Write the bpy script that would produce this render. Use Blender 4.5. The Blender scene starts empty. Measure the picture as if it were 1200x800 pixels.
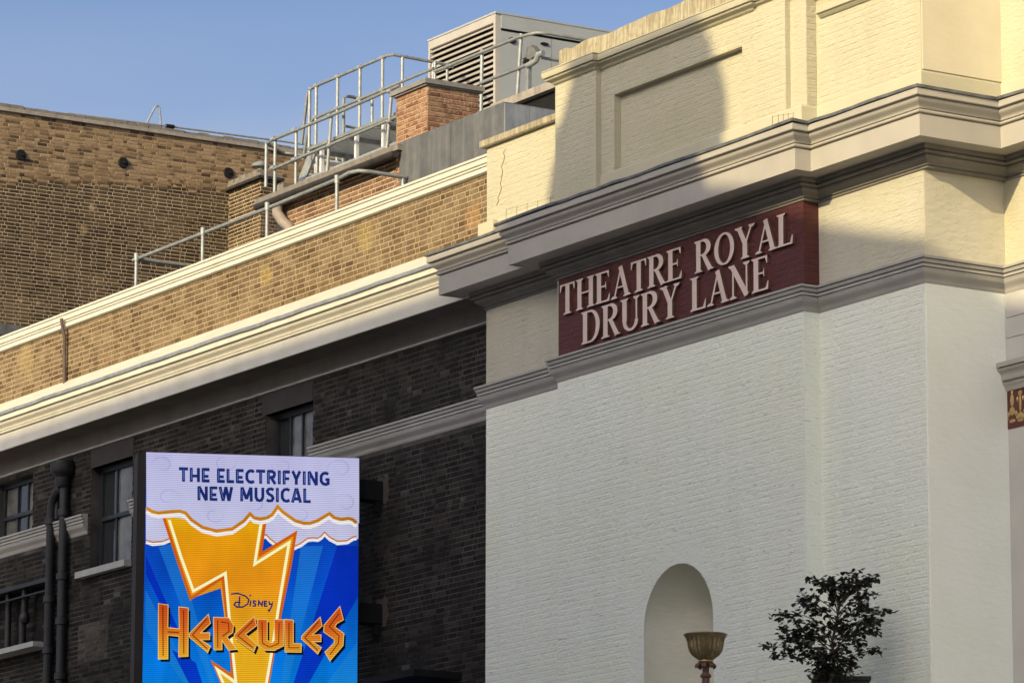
import bpy, math, random
from mathutils import Vector, Matrix
random.seed(11)
S = bpy.context.scene
C = S.collection
R = math.radians

# ------------------------------------------------------------------ camera, world, sun, exposure
AZ, PITCH, ROLL, FPX = 1.00769, 0.19765, 0.00194, 5350.0
cam = bpy.data.cameras.new('camera'); cob = bpy.data.objects.new('camera', cam); C.objects.link(cob)
fw = Vector((-math.sin(AZ)*math.cos(PITCH), math.cos(AZ)*math.cos(PITCH), math.sin(PITCH)))
rt = Vector((math.cos(AZ), math.sin(AZ), 0)); up = rt.cross(fw)
rt, up = rt*math.cos(ROLL)+up*math.sin(ROLL), up*math.cos(ROLL)-rt*math.sin(ROLL)
M = Matrix((rt, up, -fw)).transposed().to_4x4(); M.translation = (0, 0, 1.6)
cob.matrix_world = M
cam.sensor_width = 36; cam.lens = FPX/1200*36; cam.clip_end = 3000; cam.clip_start = 1
S.camera = cob

SUN_DIR = Vector((-.372, 1, -.425)).normalized()          # the way the light travels
elev = math.asin(-SUN_DIR.z)
W = bpy.data.worlds.new('World'); S.world = W; W.use_nodes = True
nt = W.node_tree; nt.nodes.clear()
sky = nt.nodes.new('ShaderNodeTexSky'); sky.sky_type = 'NISHITA'; sky.sun_disc = False
sky.sun_elevation = elev; sky.sun_rotation = math.atan2(-SUN_DIR.x, -SUN_DIR.y)
sky.air_density = 0.50; sky.dust_density = 3.9; sky.ozone_density = 1.3; sky.altitude = 50
bg = nt.nodes.new('ShaderNodeBackground'); bg.inputs['Strength'].default_value = 0.147
wo = nt.nodes.new('ShaderNodeOutputWorld')
# thin high haze, the same all over the sky
tc = nt.nodes.new('ShaderNodeTexCoord'); mp = nt.nodes.new('ShaderNodeMapping'); mp.inputs['Scale'].default_value = (5, 5, 11); mp.inputs['Location'].default_value = (.35, .0, .62)
nz = nt.nodes.new('ShaderNodeTexNoise'); nz.inputs['Scale'].default_value = 1.6; nz.inputs['Detail'].default_value = 5; nz.inputs['Roughness'].default_value = .45
rp_ = nt.nodes.new('ShaderNodeValToRGB'); rp_.color_ramp.elements[0].position = .30; rp_.color_ramp.elements[1].position = .55
sx_ = nt.nodes.new('ShaderNodeSeparateXYZ'); hz_ = nt.nodes.new('ShaderNodeMapRange'); hz_.inputs[1].default_value = .268; hz_.inputs[2].default_value = .228; hz_.inputs[4].default_value = .95
ml_ = nt.nodes.new('ShaderNodeMath'); ml_.operation = 'MULTIPLY'
mxs = nt.nodes.new('ShaderNodeMix'); mxs.data_type = 'RGBA'; mxs.inputs[7].default_value = (2.05, 2.45, 3.2, 1)
nt.links.new(tc.outputs['Generated'], mp.inputs[0]); nt.links.new(mp.outputs[0], nz.inputs['Vector']); nt.links.new(nz.outputs['Fac'], rp_.inputs[0])
nt.links.new(tc.outputs['Generated'], sx_.inputs[0]); nt.links.new(sx_.outputs[2], hz_.inputs[0]); nt.links.new(rp_.outputs[0], ml_.inputs[0]); nt.links.new(hz_.outputs[0], ml_.inputs[1])
nt.links.new(ml_.outputs[0], mxs.inputs[0]); nt.links.new(sky.outputs[0], mxs.inputs[6])
nt.links.new(mxs.outputs[2], bg.inputs[0]); nt.links.new(bg.outputs[0], wo.inputs[0])
sl = bpy.data.lights.new('sun', 'SUN'); so = bpy.data.objects.new('sun', sl); C.objects.link(so)
sl.energy = 3.3; sl.angle = R(.53); sl.color = (1, .82, .47)
so.rotation_euler = SUN_DIR.to_track_quat('-Z', 'Y').to_euler()
S.view_settings.view_transform = 'Standard'; S.view_settings.look = 'None'
S.view_settings.exposure = 0.54; S.view_settings.gamma = 1; S.view_settings.use_curve_mapping = False

# ------------------------------------------------------------------ materials
def srgb(r, g, b):
    f = lambda c: (c/255/12.92 if c/255 <= .04045 else ((c/255+.055)/1.055)**2.4)
    return (f(r), f(g), f(b))

class N:
    def __init__(s, name):
        s.m = bpy.data.materials.new(name); s.m.use_nodes = True; s.t = s.m.node_tree
        s.b = s.t.nodes['Principled BSDF']
    def n(s, typ, **kw):
        x = s.t.nodes.new(typ)
        for k, v in kw.items(): setattr(x, k, v)
        return x
    def l(s, a, b): s.t.links.new(a, b)
    def pos(s):
        return s.n('ShaderNodeNewGeometry').outputs['Position']
    def noise(s, scale, detail=4, vec=None, rough=.55):
        x = s.n('ShaderNodeTexNoise'); x.inputs['Scale'].default_value = scale
        x.inputs['Detail'].default_value = detail; x.inputs['Roughness'].default_value = rough
        s.l(vec if vec is not None else s.pos(), x.inputs['Vector']); return x.outputs['Fac']
    def ramp(s, fac, stops):
        x = s.n('ShaderNodeValToRGB'); e = x.color_ramp.elements
        while len(e) < len(stops): e.new(.5)
        for k, (p, c) in enumerate(stops):
            e[k].position = p; e[k].color = (*c, 1) if len(c) == 3 else c
        s.l(fac, x.inputs['Fac']); return x.outputs['Color']
    def mix(s, fac, a, b, mode='MIX'):
        x = s.n('ShaderNodeMix'); x.data_type = 'RGBA'; x.blend_type = mode
        for v, i in ((fac, 0), (a, 6), (b, 7)):
            if hasattr(v, 'node'): s.l(v, x.inputs[i])
            else: x.inputs[i].default_value = v if i == 0 else (*v, 1)
        return x.outputs[2]
    def math(s, op, a, b=0.):
        x = s.n('ShaderNodeMath', operation=op)
        for i, v in enumerate((a, b)):
            if hasattr(v, 'node'): s.l(v, x.inputs[i])
            else: x.inputs[i].default_value = v
        return x.outputs[0]
    def mapping(s, scale, vec=None):
        x = s.n('ShaderNodeMapping'); x.inputs['Scale'].default_value = scale
        s.l(vec if vec is not None else s.pos(), x.inputs['Vector']); return x.outputs[0]
    def bump(s, h, strength=.3, dist=.01):
        x = s.n('ShaderNodeBump'); x.inputs['Strength'].default_value = strength
        x.inputs['Distance'].default_value = dist
        s.l(h, x.inputs['Height']); s.l(x.outputs[0], s.b.inputs['Normal'])
    def out(s, col, rough=.85, spec=.3):
        if hasattr(col, 'node'): s.l(col, s.b.inputs['Base Color'])
        else: s.b.inputs['Base Color'].default_value = (*col, 1)
        s.b.inputs['Roughness'].default_value = rough
        s.b.inputs['Specular IOR Level'].default_value = spec
        return s.m
    def rnd(s):
        g = s.n('ShaderNodeNewGeometry').outputs['Random Per Island']
        o = s.n('ShaderNodeObjectInfo').outputs['Random']
        return s.math('FRACT', s.math('ADD', g, s.math('MULTIPLY', o, 7.31)))

def brick_mat(name, stops, patch, patch_amt=.5, grime=.4, gsc=1.1, spots=()):
    n = N(name)
    c = n.ramp(n.rnd(), stops)
    pf = n.ramp(n.noise(gsc, 5, n.mapping((1, 1, 1.6))), [(.45, (0, 0, 0)), (.68, (1, 1, 1))])
    pm = n.math('MULTIPLY', pf, patch_amt)
    c = n.mix(pm, c, patch)
    for (ctr, rad, col) in spots:      # patches of repair and lichen, with ragged edges
        vm = n.n('ShaderNodeVectorMath', operation='DISTANCE'); n.l(n.pos(), vm.inputs[0]); vm.inputs[1].default_value = ctr
        d = n.math('ADD', n.math('DIVIDE', vm.outputs['Value'], rad), n.math('MULTIPLY', n.noise(7, 5), .9))
        c = n.mix(n.math('MULTIPLY', n.ramp(d, [(.75, (1, 1, 1)), (1.15, (0, 0, 0))]), .5), c, col)
    g = n.ramp(n.noise(38, 6), [(.3, (1-grime,)*3), (.7, (1, 1, 1))])
    c = n.mix(1, c, g, 'MULTIPLY')
    n.bump(n.noise(70, 5), .5, .006)
    return n.out(c, .92, .15)

def flat_mat(name, a, b, scale=3, bump=.15, bsc=60, rough=.8, spec=.3, streak=None, metal=0, stain=None):
    n = N(name)
    f = n.ramp(n.noise(scale, 6), [(.3, (0, 0, 0)), (.7, (1, 1, 1))])
    c = n.mix(f, a, b)
    if streak:
        sf = n.ramp(n.noise(1, 5, n.mapping((9, 9, .7))), [(.48, (0, 0, 0)), (.75, (1, 1, 1))])
        c = n.mix(n.math('MULTIPLY', sf, streak[1]), c, streak[0])
    if stain:
        sf = n.ramp(n.noise(stain[2], 7), [(.5, (0, 0, 0)), (.72, (1, 1, 1))])
        c = n.mix(n.math('MULTIPLY', sf, stain[1]), c, stain[0])
    n.bump(n.noise(bsc, 5), bump, .006)
    n.b.inputs['Metallic'].default_value = metal
    return n.out(c, rough, spec)

CREAM_A, CREAM_B = (.475, .445, .325), (.525, .49, .36)
WHITE_A, WHITE_B = (.815, .845, .735), (.85, .88, .78)
FRZ_A, FRZ_B = (.47, .445, .36), (.52, .495, .40)
def paint_mat(name, a, b, rough=.75):
    n = N(name)
    f = n.ramp(n.noise(2.1, 6), [(.3, (0, 0, 0)), (.7, (1, 1, 1))])
    c = n.mix(f, a, b)
    pch = n.ramp(n.noise(.55, 5), [(.47, (0, 0, 0)), (.62, (1, 1, 1))])
    c = n.mix(n.math('MULTIPLY', pch, .30), c, tuple(v*k for v, k in zip(b, (.97, .95, .78))))
    run = n.ramp(n.noise(1, 6, n.mapping((5, 5, .35)), .6), [(.5, (0, 0, 0)), (.72, (1, 1, 1))])
    c = n.mix(n.math('MULTIPLY', run, .13), c, tuple(v*.72 for v in a))
    # rough brush-filled face, dragged along the courses
    h1 = n.noise(9, 6, n.mapping((1, 1, 3.2)), .6)
    h2 = n.noise(38, 4, n.mapping((.6, .6, 1.6)))
    d = n.ramp(n.noise(13, 6, n.mapping((.5, .5, 4.2)), .62), [(.29, (.46, .44, .39)), (.38, (1, 1, 1))])
    c = n.mix(.85, c, d, 'MULTIPLY')
    n.bump(n.math('ADD', n.math('MULTIPLY', h1, 1.0), n.math('MULTIPLY', h2, .45)), .8, .016)
    return n.out(c, rough, .25)

MT = {}
MT['cream'] = paint_mat('cream_painted_brick', CREAM_A, CREAM_B)
MT['frieze'] = paint_mat('frieze_paint', FRZ_A, FRZ_B)
MT['white'] = paint_mat('white_painted_brick', WHITE_A, WHITE_B)
def render_mat(name, a, b, st=.5):
    n = N(name)
    c = n.mix(n.ramp(n.noise(1.6, 6), [(.3, (0, 0, 0)), (.7, (1, 1, 1))]), a, b)
    h = n.math('ADD', n.noise(7, 6, n.mapping((1, 1, 2.4))), n.math('MULTIPLY', n.noise(45, 4), .3))
    n.bump(h, st, .016)
    return n.out(c, .75, .25)
MT['cream_smooth'] = render_mat('cream_render', CREAM_A, CREAM_B, .3)
MT['sunlit_return_render'] = render_mat('sunlit_return_render', (.60, .545, .40), (.66, .60, .445), .25)  # paler than the cream render: extra sunlight on the return is in the colour
MT['grey_stone'] = flat_mat('grey_painted_stone', (.43, .42, .395), (.50, .49, .46), 1.6, .25, 30, .75)
MT['niche'] = render_mat('niche_render', (.60, .585, .47), (.68, .67, .555), .5)
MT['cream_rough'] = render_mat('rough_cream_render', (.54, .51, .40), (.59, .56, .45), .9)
MT['white_smooth'] = render_mat('white_render', (.80, .83, .73), (.84, .865, .78), .7)
n = N('stained_cream')
c = n.mix(n.ramp(n.noise(3, 6), [(.3, (0, 0, 0)), (.7, (1, 1, 1))]), (.50, .46, .33), (.42, .375, .26))
sf = n.ramp(n.noise(2.2, 7, n.mapping((11, 11, .9)), .7), [(.40, (0, 0, 0)), (.60, (1, 1, 1))])
c = n.mix(n.math('MULTIPLY', sf, .7), c, (.17, .138, .09))
c = n.mix(n.math('MULTIPLY', n.ramp(n.noise(11, 6), [(.5, (0, 0, 0)), (.65, (1, 1, 1))]), .5), c, (.26, .21, .14))
n.bump(n.noise(30, 5), .6, .008)
MT['cream_stained'] = n.out(c, .9, .2)
MT['trim'] = flat_mat('beige_trim_paint', (.395, .37, .325), (.435, .41, .36), 2.5, .12, 50, .6, stain=((.33, .305, .275), .4, 1.3))
MT['bed'] = flat_mat('shaded_trim_paint', (.17, .16, .14), (.22, .205, .18), 3, .15, 40, .7)  # beige trim darkened: shade under the cornice is put into the colour
MT['wing_soffit'] = flat_mat('dark_brown_soffit', (.15, .132, .112), (.20, .178, .15), 2, .3, 30, .85, .2)  # grey-brown, much darker than the white cornice trim
MT['string'] = flat_mat('grey_trim_paint', (.34, .33, .30), (.40, .385, .35), 2.5, .15, 40, .6, stain=((.30, .29, .275), .45, 2.2))
MT['white_trim'] = flat_mat('white_trim_paint', (.58, .555, .47), (.64, .615, .53), 2.5, .15, 40, .6, stain=((.46, .43, .36), .4, 1.7))
MT['red'] = paint_mat('dark_red_paint', (.090, .030, .028), (.115, .037, .034), .6)
MT['letter_side'] = flat_mat('brown_letter_edge', (.10, .06, .04), (.15, .09, .055), 10, .2, 60, .6)  # letter sides, browner and darker than the pale faces
MT['letter'] = flat_mat('pale_letter_paint', (.66, .52, .45), (.72, .58, .51), 6, .1, 60, .5)
MT['lead'] = flat_mat('lead_sheet', (.08, .083, .085), (.13, .133, .133), 4, .25, 18, .55, .4, streak=((.24, .245, .245), .5), stain=((.06, .062, .064), .5, 2.5))
MT['lead_pale'] = flat_mat('pale_lead_sheet', (.16, .18, .21), (.25, .27, .30), 4, .2, 20, .55, .4, streak=((.36, .37, .39), .6))
MT['lead_dark'] = flat_mat('dark_lead', (.055, .057, .062), (.17, .172, .178), 5, .2, 30, .55, .4)
MT['stock'] = brick_mat('stock_brick', [(0, (.10, .066, .036)), (.25, (.15, .10, .053)), (.55, (.19, .137, .080)), (.8, (.245, .178, .106)), (1, (.13, .085, .05))], (.34, .26, .155), .6, .45, gsc=1.3, spots=[((-51.05, 31.6, 15.36), .42, (.48, .27, .11)), ((-50.4, 31.6, 15.4), .25, (.42, .15, .08)), ((-56.75, 31.6, 15.55), .35, (.44, .33, .09)), ((-53.9, 31.6, 15.6), .5, (.40, .30, .10)), ((-64.6, 31.6, 15.6), .6, (.42, .32, .15))])
MT['stock_mortar'] = flat_mat('stock_mortar', (.33, .25, .155), (.47, .37, .24), 5, .4, 70, .95, .1)
MT['redbrick'] = brick_mat('red_stock_brick', [(0, (.14, .075, .05)), (.4, (.21, .12, .075)), (.75, (.28, .17, .105)), (1, (.17, .095, .06))], (.34, .24, .14), .4)
MT['red_mortar'] = flat_mat('pale_mortar', (.42, .33, .23), (.55, .45, .32), 12, .4, 70, .95, .1)
MT['chim'] = brick_mat('chimney_brick', [(0, (.17, .075, .05)), (.25, (.28, .135, .085)), (.6, (.36, .195, .125)), (.85, (.42, .27, .165)), (1, (.22, .11, .07))], (.50, .36, .22), .75, .6, gsc=9)
MT['chim_mortar'] = flat_mat('chimney_mortar', (.34, .22, .14), (.50, .37, .25), 18, .5, 60, .95, .1)
FAR_SPOTS = [((-80.53, 39.26, 20.25), .10, (.55, .38, .27)), ((-80.53, 39.64, 20.24), .09, (.55, .38, .27)), ((-80.53, 40.62, 21.85), .22, (.40, .27, .13)), ((-80.53, 40.79, 22.33), .14, (.50, .40, .24))]
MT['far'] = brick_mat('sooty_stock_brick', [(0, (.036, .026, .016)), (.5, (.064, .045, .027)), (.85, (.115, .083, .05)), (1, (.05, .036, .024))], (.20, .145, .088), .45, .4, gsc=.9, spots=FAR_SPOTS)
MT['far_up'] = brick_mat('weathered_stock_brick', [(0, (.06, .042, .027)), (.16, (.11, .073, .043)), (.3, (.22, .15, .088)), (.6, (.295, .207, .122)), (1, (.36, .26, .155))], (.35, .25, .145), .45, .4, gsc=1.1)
MT['far_mortar'] = flat_mat('sooty_mortar', (.40, .31, .20), (.56, .45, .305), 4, .4, 60, .95, .1)
MT['far_up_mortar'] = flat_mat('smeared_mortar', (.29, .21, .13), (.37, .275, .17), 6, .4, 40, .95, .1)
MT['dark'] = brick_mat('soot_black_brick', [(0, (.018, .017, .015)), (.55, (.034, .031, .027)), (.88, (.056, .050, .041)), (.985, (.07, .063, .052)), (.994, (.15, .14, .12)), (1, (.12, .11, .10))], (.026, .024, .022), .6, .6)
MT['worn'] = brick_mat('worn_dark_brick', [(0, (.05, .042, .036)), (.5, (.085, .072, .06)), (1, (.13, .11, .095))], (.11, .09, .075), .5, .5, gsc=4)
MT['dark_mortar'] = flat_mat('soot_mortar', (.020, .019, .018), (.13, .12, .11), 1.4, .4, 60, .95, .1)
MT['dark_paint'] = flat_mat('dark_paint', (.030, .024, .022), (.042, .034, .031), 4, .2, 40, .7)
MT['pipe'] = flat_mat('black_pipe_paint', (.012, .013, .014), (.02, .021, .022), 5, .15, 50, .5, .4)
MT['brown_pipe'] = flat_mat('brown_pipe_paint', (.085, .06, .05), (.12, .09, .075), 5, .15, 50, .6, .3)
MT['rail'] = flat_mat('shaded_galvanised_rail', (.17, .185, .185), (.26, .275, .27), 9, .1, 60, .55, .5, metal=.2)  # galvanised grey darkened: shade on the rails' undersides is in the colour
MT['galv'] = flat_mat('galvanised_steel', (.24, .26, .265), (.36, .38, .38), 12, .1, 60, .5, .5, metal=.25)
MT['cover'] = flat_mat('grey_cloth', (.10, .105, .105), (.16, .165, .165), 9, .4, 40, .9, .1)
MT['mesh'] = flat_mat('steel_grating', (.60, .62, .63), (.70, .72, .73), 20, .3, 80, .5, .5, metal=.2)
MT['hvac'] = flat_mat('plant_casing_paint', (.32, .345, .345), (.37, .39, .385), 1.5, .05, 50, .5, .4, streak=((.36, .36, .35), .3))
MT['louvre'] = flat_mat('louvre_paint', (.36, .34, .31), (.42, .395, .36), 3, .05, 50, .5, .4)
MT['black'] = flat_mat('matt_black', (.008, .008, .009), (.014, .014, .015), 4, .1, 40, .8, .2)
MT['stone_cap'] = flat_mat('weathered_cap_stone', (.24, .215, .19), (.34, .31, .27), 6, .4, 50, .9, .2, streak=((.12, .10, .085), .5))
MT['swan'] = flat_mat('faded_pipe_paint', (.24, .20, .17), (.32, .275, .24), 5, .2, 40, .6)
MT['cap_dark'] = flat_mat('grey_cap_stone', (.17, .16, .15), (.25, .24, .225), 6, .4, 50, .9, .2)
MT['gutter'] = flat_mat('dark_gutter', (.022, .020, .019), (.04, .036, .033), 6, .3, 40, .7, .3)
MT['eave'] = flat_mat('weathered_eave', (.13, .118, .105), (.22, .20, .175), 7, .6, 22, .85, .2)
MT['glass'] = None
g = N('window_glass')
g.bump(g.noise(1.6, 2), .06, .02)
MT['glass'] = g.out((.03, .032, .034), .05, .55)
g = N('window_glass_blind'); g.bump(g.noise(1.6, 2), .06, .02)
MT['glass_blind'] = g.out(g.ramp(g.noise(2.5, 4), [(.35, (.07, .068, .062)), (.6, (.15, .145, .13))]), .06, .5)
MT['sash'] = flat_mat('sash_paint', (.020, .024, .027), (.032, .037, .040), 5, .1, 50, .45, .4)
MT['curtain'] = flat_mat('pale_blind', (.34, .33, .30), (.42, .41, .38), 3, .2, 20, .9, .1)
MT['sill'] = flat_mat('sill_stone', (.34, .34, .325), (.42, .42, .40), 6, .3, 40, .8, .2)
MT['bronze'] = flat_mat('aged_bronze', (.20, .155, .078), (.34, .27, .145), 25, .2, 60, .42, .5, metal=.55, streak=((.09, .065, .035), .5))
MT['brownpost'] = flat_mat('brown_post_paint', (.10, .045, .032), (.14, .065, .048), 12, .1, 50, .4, .5)
MT['gold'] = flat_mat('gilding', (.40, .28, .11), (.55, .40, .17), 20, .2, 60, .35, .5, metal=.5)
MT['ground'] = flat_mat('ground', (.20, .195, .185), (.27, .26, .25), .6, .3, 20, .9, .2)
MT['asphalt'] = flat_mat('asphalt', (.045, .045, .047), (.06, .06, .06), 2, .3, 40, .9, .2)
MT['paving'] = flat_mat('paving', (.30, .295, .28), (.38, .37, .36), 1.2, .3, 30, .9, .2)
MT['opp'] = flat_mat('opposite_stone', (.66, .645, .60), (.72, .705, .66), 1.2, .3, 30, .85, .2)
MT['felt'] = flat_mat('pale_roof_felt', (.38, .38, .37), (.46, .46, .45), 3, .3, 30, .9, .2)
MT['slate'] = flat_mat('slate', (.10, .105, .115), (.15, .155, .165), 4, .3, 30, .7, .3)
MT['bark'] = flat_mat('bark', (.04, .03, .022), (.07, .055, .04), 20, .4, 60, .9, .1)
MT['planter'] = flat_mat('planter_paint', (.008, .007, .008), (.013, .012, .012), 6, .1, 40, .5, .3)
MT['crack'] = flat_mat('crack_dirt', (.30, .25, .15), (.22, .18, .11), 20, .1, 60, .95, .1)
n = N('dark_leaf')
MT['leaf'] = n.out(n.ramp(n.rnd(), [(0, (.008, .010, .008)), (.5, (.014, .018, .012)), (.88, (.026, .030, .018)), (.95, (.035, .016, .014)), (1, (.05, .018, .016))]), .5, .35)

# ------------------------------------------------------------------ mesh builder
class MB:
    def __init__(s): s.v = []; s.f = []
    def box(s, x0, x1, y0, y1, z0, z1):
        b = len(s.v)
        s.v += [(x0,y0,z0),(x1,y0,z0),(x1,y1,z0),(x0,y1,z0),(x0,y0,z1),(x1,y0,z1),(x1,y1,z1),(x0,y1,z1)]
        s.f += [(b,b+3,b+2,b+1),(b+4,b+5,b+6,b+7),(b,b+1,b+5,b+4),(b+1,b+2,b+6,b+5),(b+2,b+3,b+7,b+6),(b+3,b,b+4,b+7)]
        return s
    def prism(s, poly, off):
        b = len(s.v); n = len(poly); off = Vector(off)
        s.v += [tuple(p) for p in poly] + [tuple(Vector(p)+off) for p in poly]
        s.f.append(tuple(b+i for i in reversed(range(n)))); s.f.append(tuple(b+n+i for i in range(n)))
        for i in range(n): j = (i+1) % n; s.f.append((b+i, b+j, b+n+j, b+n+i))
        return s
    def sweep(s, prof, path, caps=True, wob=0):
        """prof: closed loop of (w, z); path: plan polyline, outward side on the right of travel."""
        P = [Vector(p) for p in path]; k = len(prof); b = len(s.v)
        for i, p in enumerate(P):
            ns = []
            if i > 0: d = (P[i]-P[i-1]).normalized(); ns.append(Vector((d.y, -d.x)))
            if i < len(P)-1: d = (P[i+1]-P[i]).normalized(); ns.append(Vector((d.y, -d.x)))
            m = ns[0] if len(ns) == 1 else (ns[0]+ns[1])/(1+ns[0].dot(ns[1]))
            dz, dw = random.uniform(-wob, wob), random.uniform(-wob, wob)*.6
            for w, z in prof: q = p+m*(w+(dw if w > .3 else 0)); s.v.append((q.x, q.y, z+(dz if w > .3 else 0)))
        for i in range(len(P)-1):
            for j in range(k):
                j2 = (j+1) % k
                s.f.append((b+i*k+j, b+(i+1)*k+j, b+(i+1)*k+j2, b+i*k+j2))
        if caps:
            s.f.append(tuple(b+j for j in range(k))); s.f.append(tuple(b+(len(P)-1)*k+j for j in reversed(range(k))))
        return s
    def tube(s, pts, r, n=10, r1=None):
        P = [Vector(p) for p in pts]; b = len(s.v); L = len(P)
        ref = None
        for i, p in enumerate(P):
            d = (P[min(i+1, L-1)]-P[max(i-1, 0)]).normalized()
            if ref is None: ref = Vector((0, 0, 1)) if abs(d.z) < .9 else Vector((1, 0, 0))
            a = (ref - d*ref.dot(d)).normalized(); c = d.cross(a); ref = a
            rr = r if r1 is None else r+(r1-r)*i/(L-1)
            for j in range(n):
                t = 2*math.pi*j/n; s.v.append(tuple(p+a*math.cos(t)*rr+c*math.sin(t)*rr))
        for i in range(L-1):
            for j in range(n):
                j2 = (j+1) % n; s.f.append((b+i*n+j, b+i*n+j2, b+(i+1)*n+j2, b+(i+1)*n+j))
        s.f.append(tuple(b+j for j in reversed(range(n)))); s.f.append(tuple(b+(L-1)*n+j for j in range(n)))
        return s
    def lathe(s, cx, cy, prof, n=32, flute=0, nf=0):
        b = len(s.v); k = len(prof)
        for (r, z, *fl) in prof:
            a = fl[0] if fl else 0
            for j in range(n):
                t = 2*math.pi*j/n; rr = r*(1+a*math.cos(nf*t)) if a else r
                s.v.append((cx+rr*math.cos(t), cy+rr*math.sin(t), z))
        for i in range(k-1):
            for j in range(n):
                j2 = (j+1) % n; s.f.append((b+i*n+j, b+i*n+j2, b+(i+1)*n+j2, b+(i+1)*n+j))
        return s
    def build(s, name, mat, parent=None, smooth=False):
        me = bpy.data.meshes.new(name); me.from_pydata(s.v, [], s.f); me.update()
        if smooth:
            me.polygons.foreach_set('use_smooth', [True]*len(me.polygons))
            try: me.set_sharp_from_angle(angle=R(38))
            except Exception: pass
        me.materials.append(mat)
        o = bpy.data.objects.new(name, me); C.objects.link(o)
        if parent:
            o.parent = parent
            M = Matrix.Translation(parent.location) if not parent.parent else Matrix.Translation(parent.location)
            if parent.type == 'EMPTY': o.matrix_parent_inverse = Matrix.Translation(-parent.location)
        return o

def dense(path, step):
    out = [path[0]]
    for a, b in zip(path, path[1:]):
        L = math.hypot(b[0]-a[0], b[1]-a[1]); k = max(1, int(L/step))
        out += [(a[0]+(b[0]-a[0])*i/k, a[1]+(b[1]-a[1])*i/k) for i in range(1, k+1)]
    return out
def thing(name, label, cat, loc, group=None):
    o = bpy.data.objects.new(name, None); C.objects.link(o); o.location = loc; o.empty_display_size = .3
    o['label'] = label; o['category'] = cat
    if group: o['group'] = group
    return o
def tag(o, label, cat, group=None):
    o['label'] = label; o['category'] = cat
    if group: o['group'] = group
    return o
def structure(o): o['kind'] = 'structure'; return o
def stuff(o): o['kind'] = 'stuff'; return o

# ------------------------------------------------------------------ bricks
CAMP = Vector((0, 0, 1.6))
ST, HD, JT, CO, BH = .212, .0995, .013, .075, .062
POOL = {}
def brick_verts(w, h, pr, ch, axis, jit):
    """box without a back, centred; axis 'X': wall runs along X and faces -Y, axis 'Y': runs along Y and faces +X"""
    r = lambda: random.uniform(-jit, jit)
    a = [(-w/2, 0, -h/2), (w/2, 0, -h/2), (w/2, 0, h/2), (-w/2, 0, h/2)]
    b = [(-w/2+ch+r(), pr+r()*.8, -h/2+ch+r()), (w/2-ch+r(), pr+r()*.8, -h/2+ch+r()), (w/2-ch+r(), pr+r()*.8, h/2-ch+r()), (-w/2+ch+r(), pr+r()*.8, h/2-ch+r())]
    if axis == 'X': t = lambda p: (p[0], -p[1], p[2])
    else: t = lambda p: (p[1], p[0], p[2])
    return [t(p) for p in a+b]
BF = [(4,5,6,7),(0,1,5,4),(1,2,6,5),(2,3,7,6),(3,0,4,7)]

def lay(parent, axis, face, u0, u1, z0, z1, mat, pr=.008, ch=.004, jit=.0015, holes=(), keep=300, zvis=None, uvis=None, bond='flemish', name='brick', drop=0, course0=0, test=None):
    """brick facing on a wall plane: the biggest-showing `keep` as single objects, the rest joined."""
    L = []
    nc = int((z1-z0)/CO+.5)
    co = (z1-z0)/nc
    for k in range(nc):
        za = z0+k*co+JT/2; zb = za+co-JT
        u = u0-random.uniform(0, .012)
        kk = k+course0
        if bond == 'flemish': seq = ((ST, HD), (HD, ST))[kk % 2]; u -= (0, .06)[kk % 2]
        elif bond == 'english': seq = ((ST, ST), (HD, HD))[kk % 2]; u -= (0, .05)[kk % 2]
        else: seq = (ST, ST); u -= (0, .11)[kk % 2]
        i = 0
        while u < u1-.02:
            w = seq[i % 2]+random.uniform(-.006, .006); i += 1
            a, b = max(u+JT/2, u0), min(u+w+JT/2, u1); u += w+JT
            full = b-a > w-.012
            if b-a < .03: continue
            segs = [(a, b)]
            for (h0, h1, g0, g1) in holes:
                if zb > g0+.01 and za < g1-.01:
                    ns = []
                    for (p, q) in segs:
                        if q <= h0 or p >= h1: ns.append((p, q)); continue
                        if p < h0-.02: ns.append((p, h0))
                        if q > h1+.02: ns.append((h1, q))
                    if ns != segs: full = False
                    segs = ns
            for (p, q) in segs:
                if q-p < .03: continue
                if test and not test((p+q)/2, (za+zb)/2): continue
                L.append(((p+q)/2, (za+zb)/2, q-p, zb-za, full, w > .16))
    def vis(c):
        return (zvis is None or zvis[0] < c[1] < zvis[1]) and (uvis is None or uvis[0] < c[0] < uvis[1])
    idx = [i for i, c in enumerate(L) if c[4] and vis(c)]
    def key(i):
        c = L[i]; p = Vector((c[0], face, c[1])) if axis == 'X' else Vector((face, c[0], c[1]))
        return (p-CAMP).length - (.6 if c[5] else 0)
    idx.sort(key=key); single = set(idx[:keep])
    mb = MB()
    for i, (u, z, w, h, full, st) in enumerate(L):
        p = (u, face, z) if axis == 'X' else (face, u, z)
        if i in single:
            kx = (axis, mat.name, st, random.randrange(5), pr)
            if kx not in POOL:
                me = bpy.data.meshes.new(name)
                me.from_pydata(brick_verts(ST if st else HD, h, pr*random.uniform(.7, 1.25), ch, axis, jit), [], BF)
                me.materials.append(mat); POOL[kx] = me
            o = bpy.data.objects.new(name, POOL[kx]); C.objects.link(o); o.parent = parent
            o.location = Vector(p)-(parent.location if parent.type == 'EMPTY' else Vector((0, 0, 0)))
        else:
            b = len(mb.v); prr = pr*random.uniform(.6, 1.35)
            mb.v += [(p[0]+q[0], p[1]+q[1], p[2]+q[2]) for q in brick_verts(w, h, prr, ch, axis, jit)]
            mb.f += [tuple(b+j for j in f) for f in BF]
    if mb.f:
        return stuff(mb.build('brickwork', mat, parent))

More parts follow.
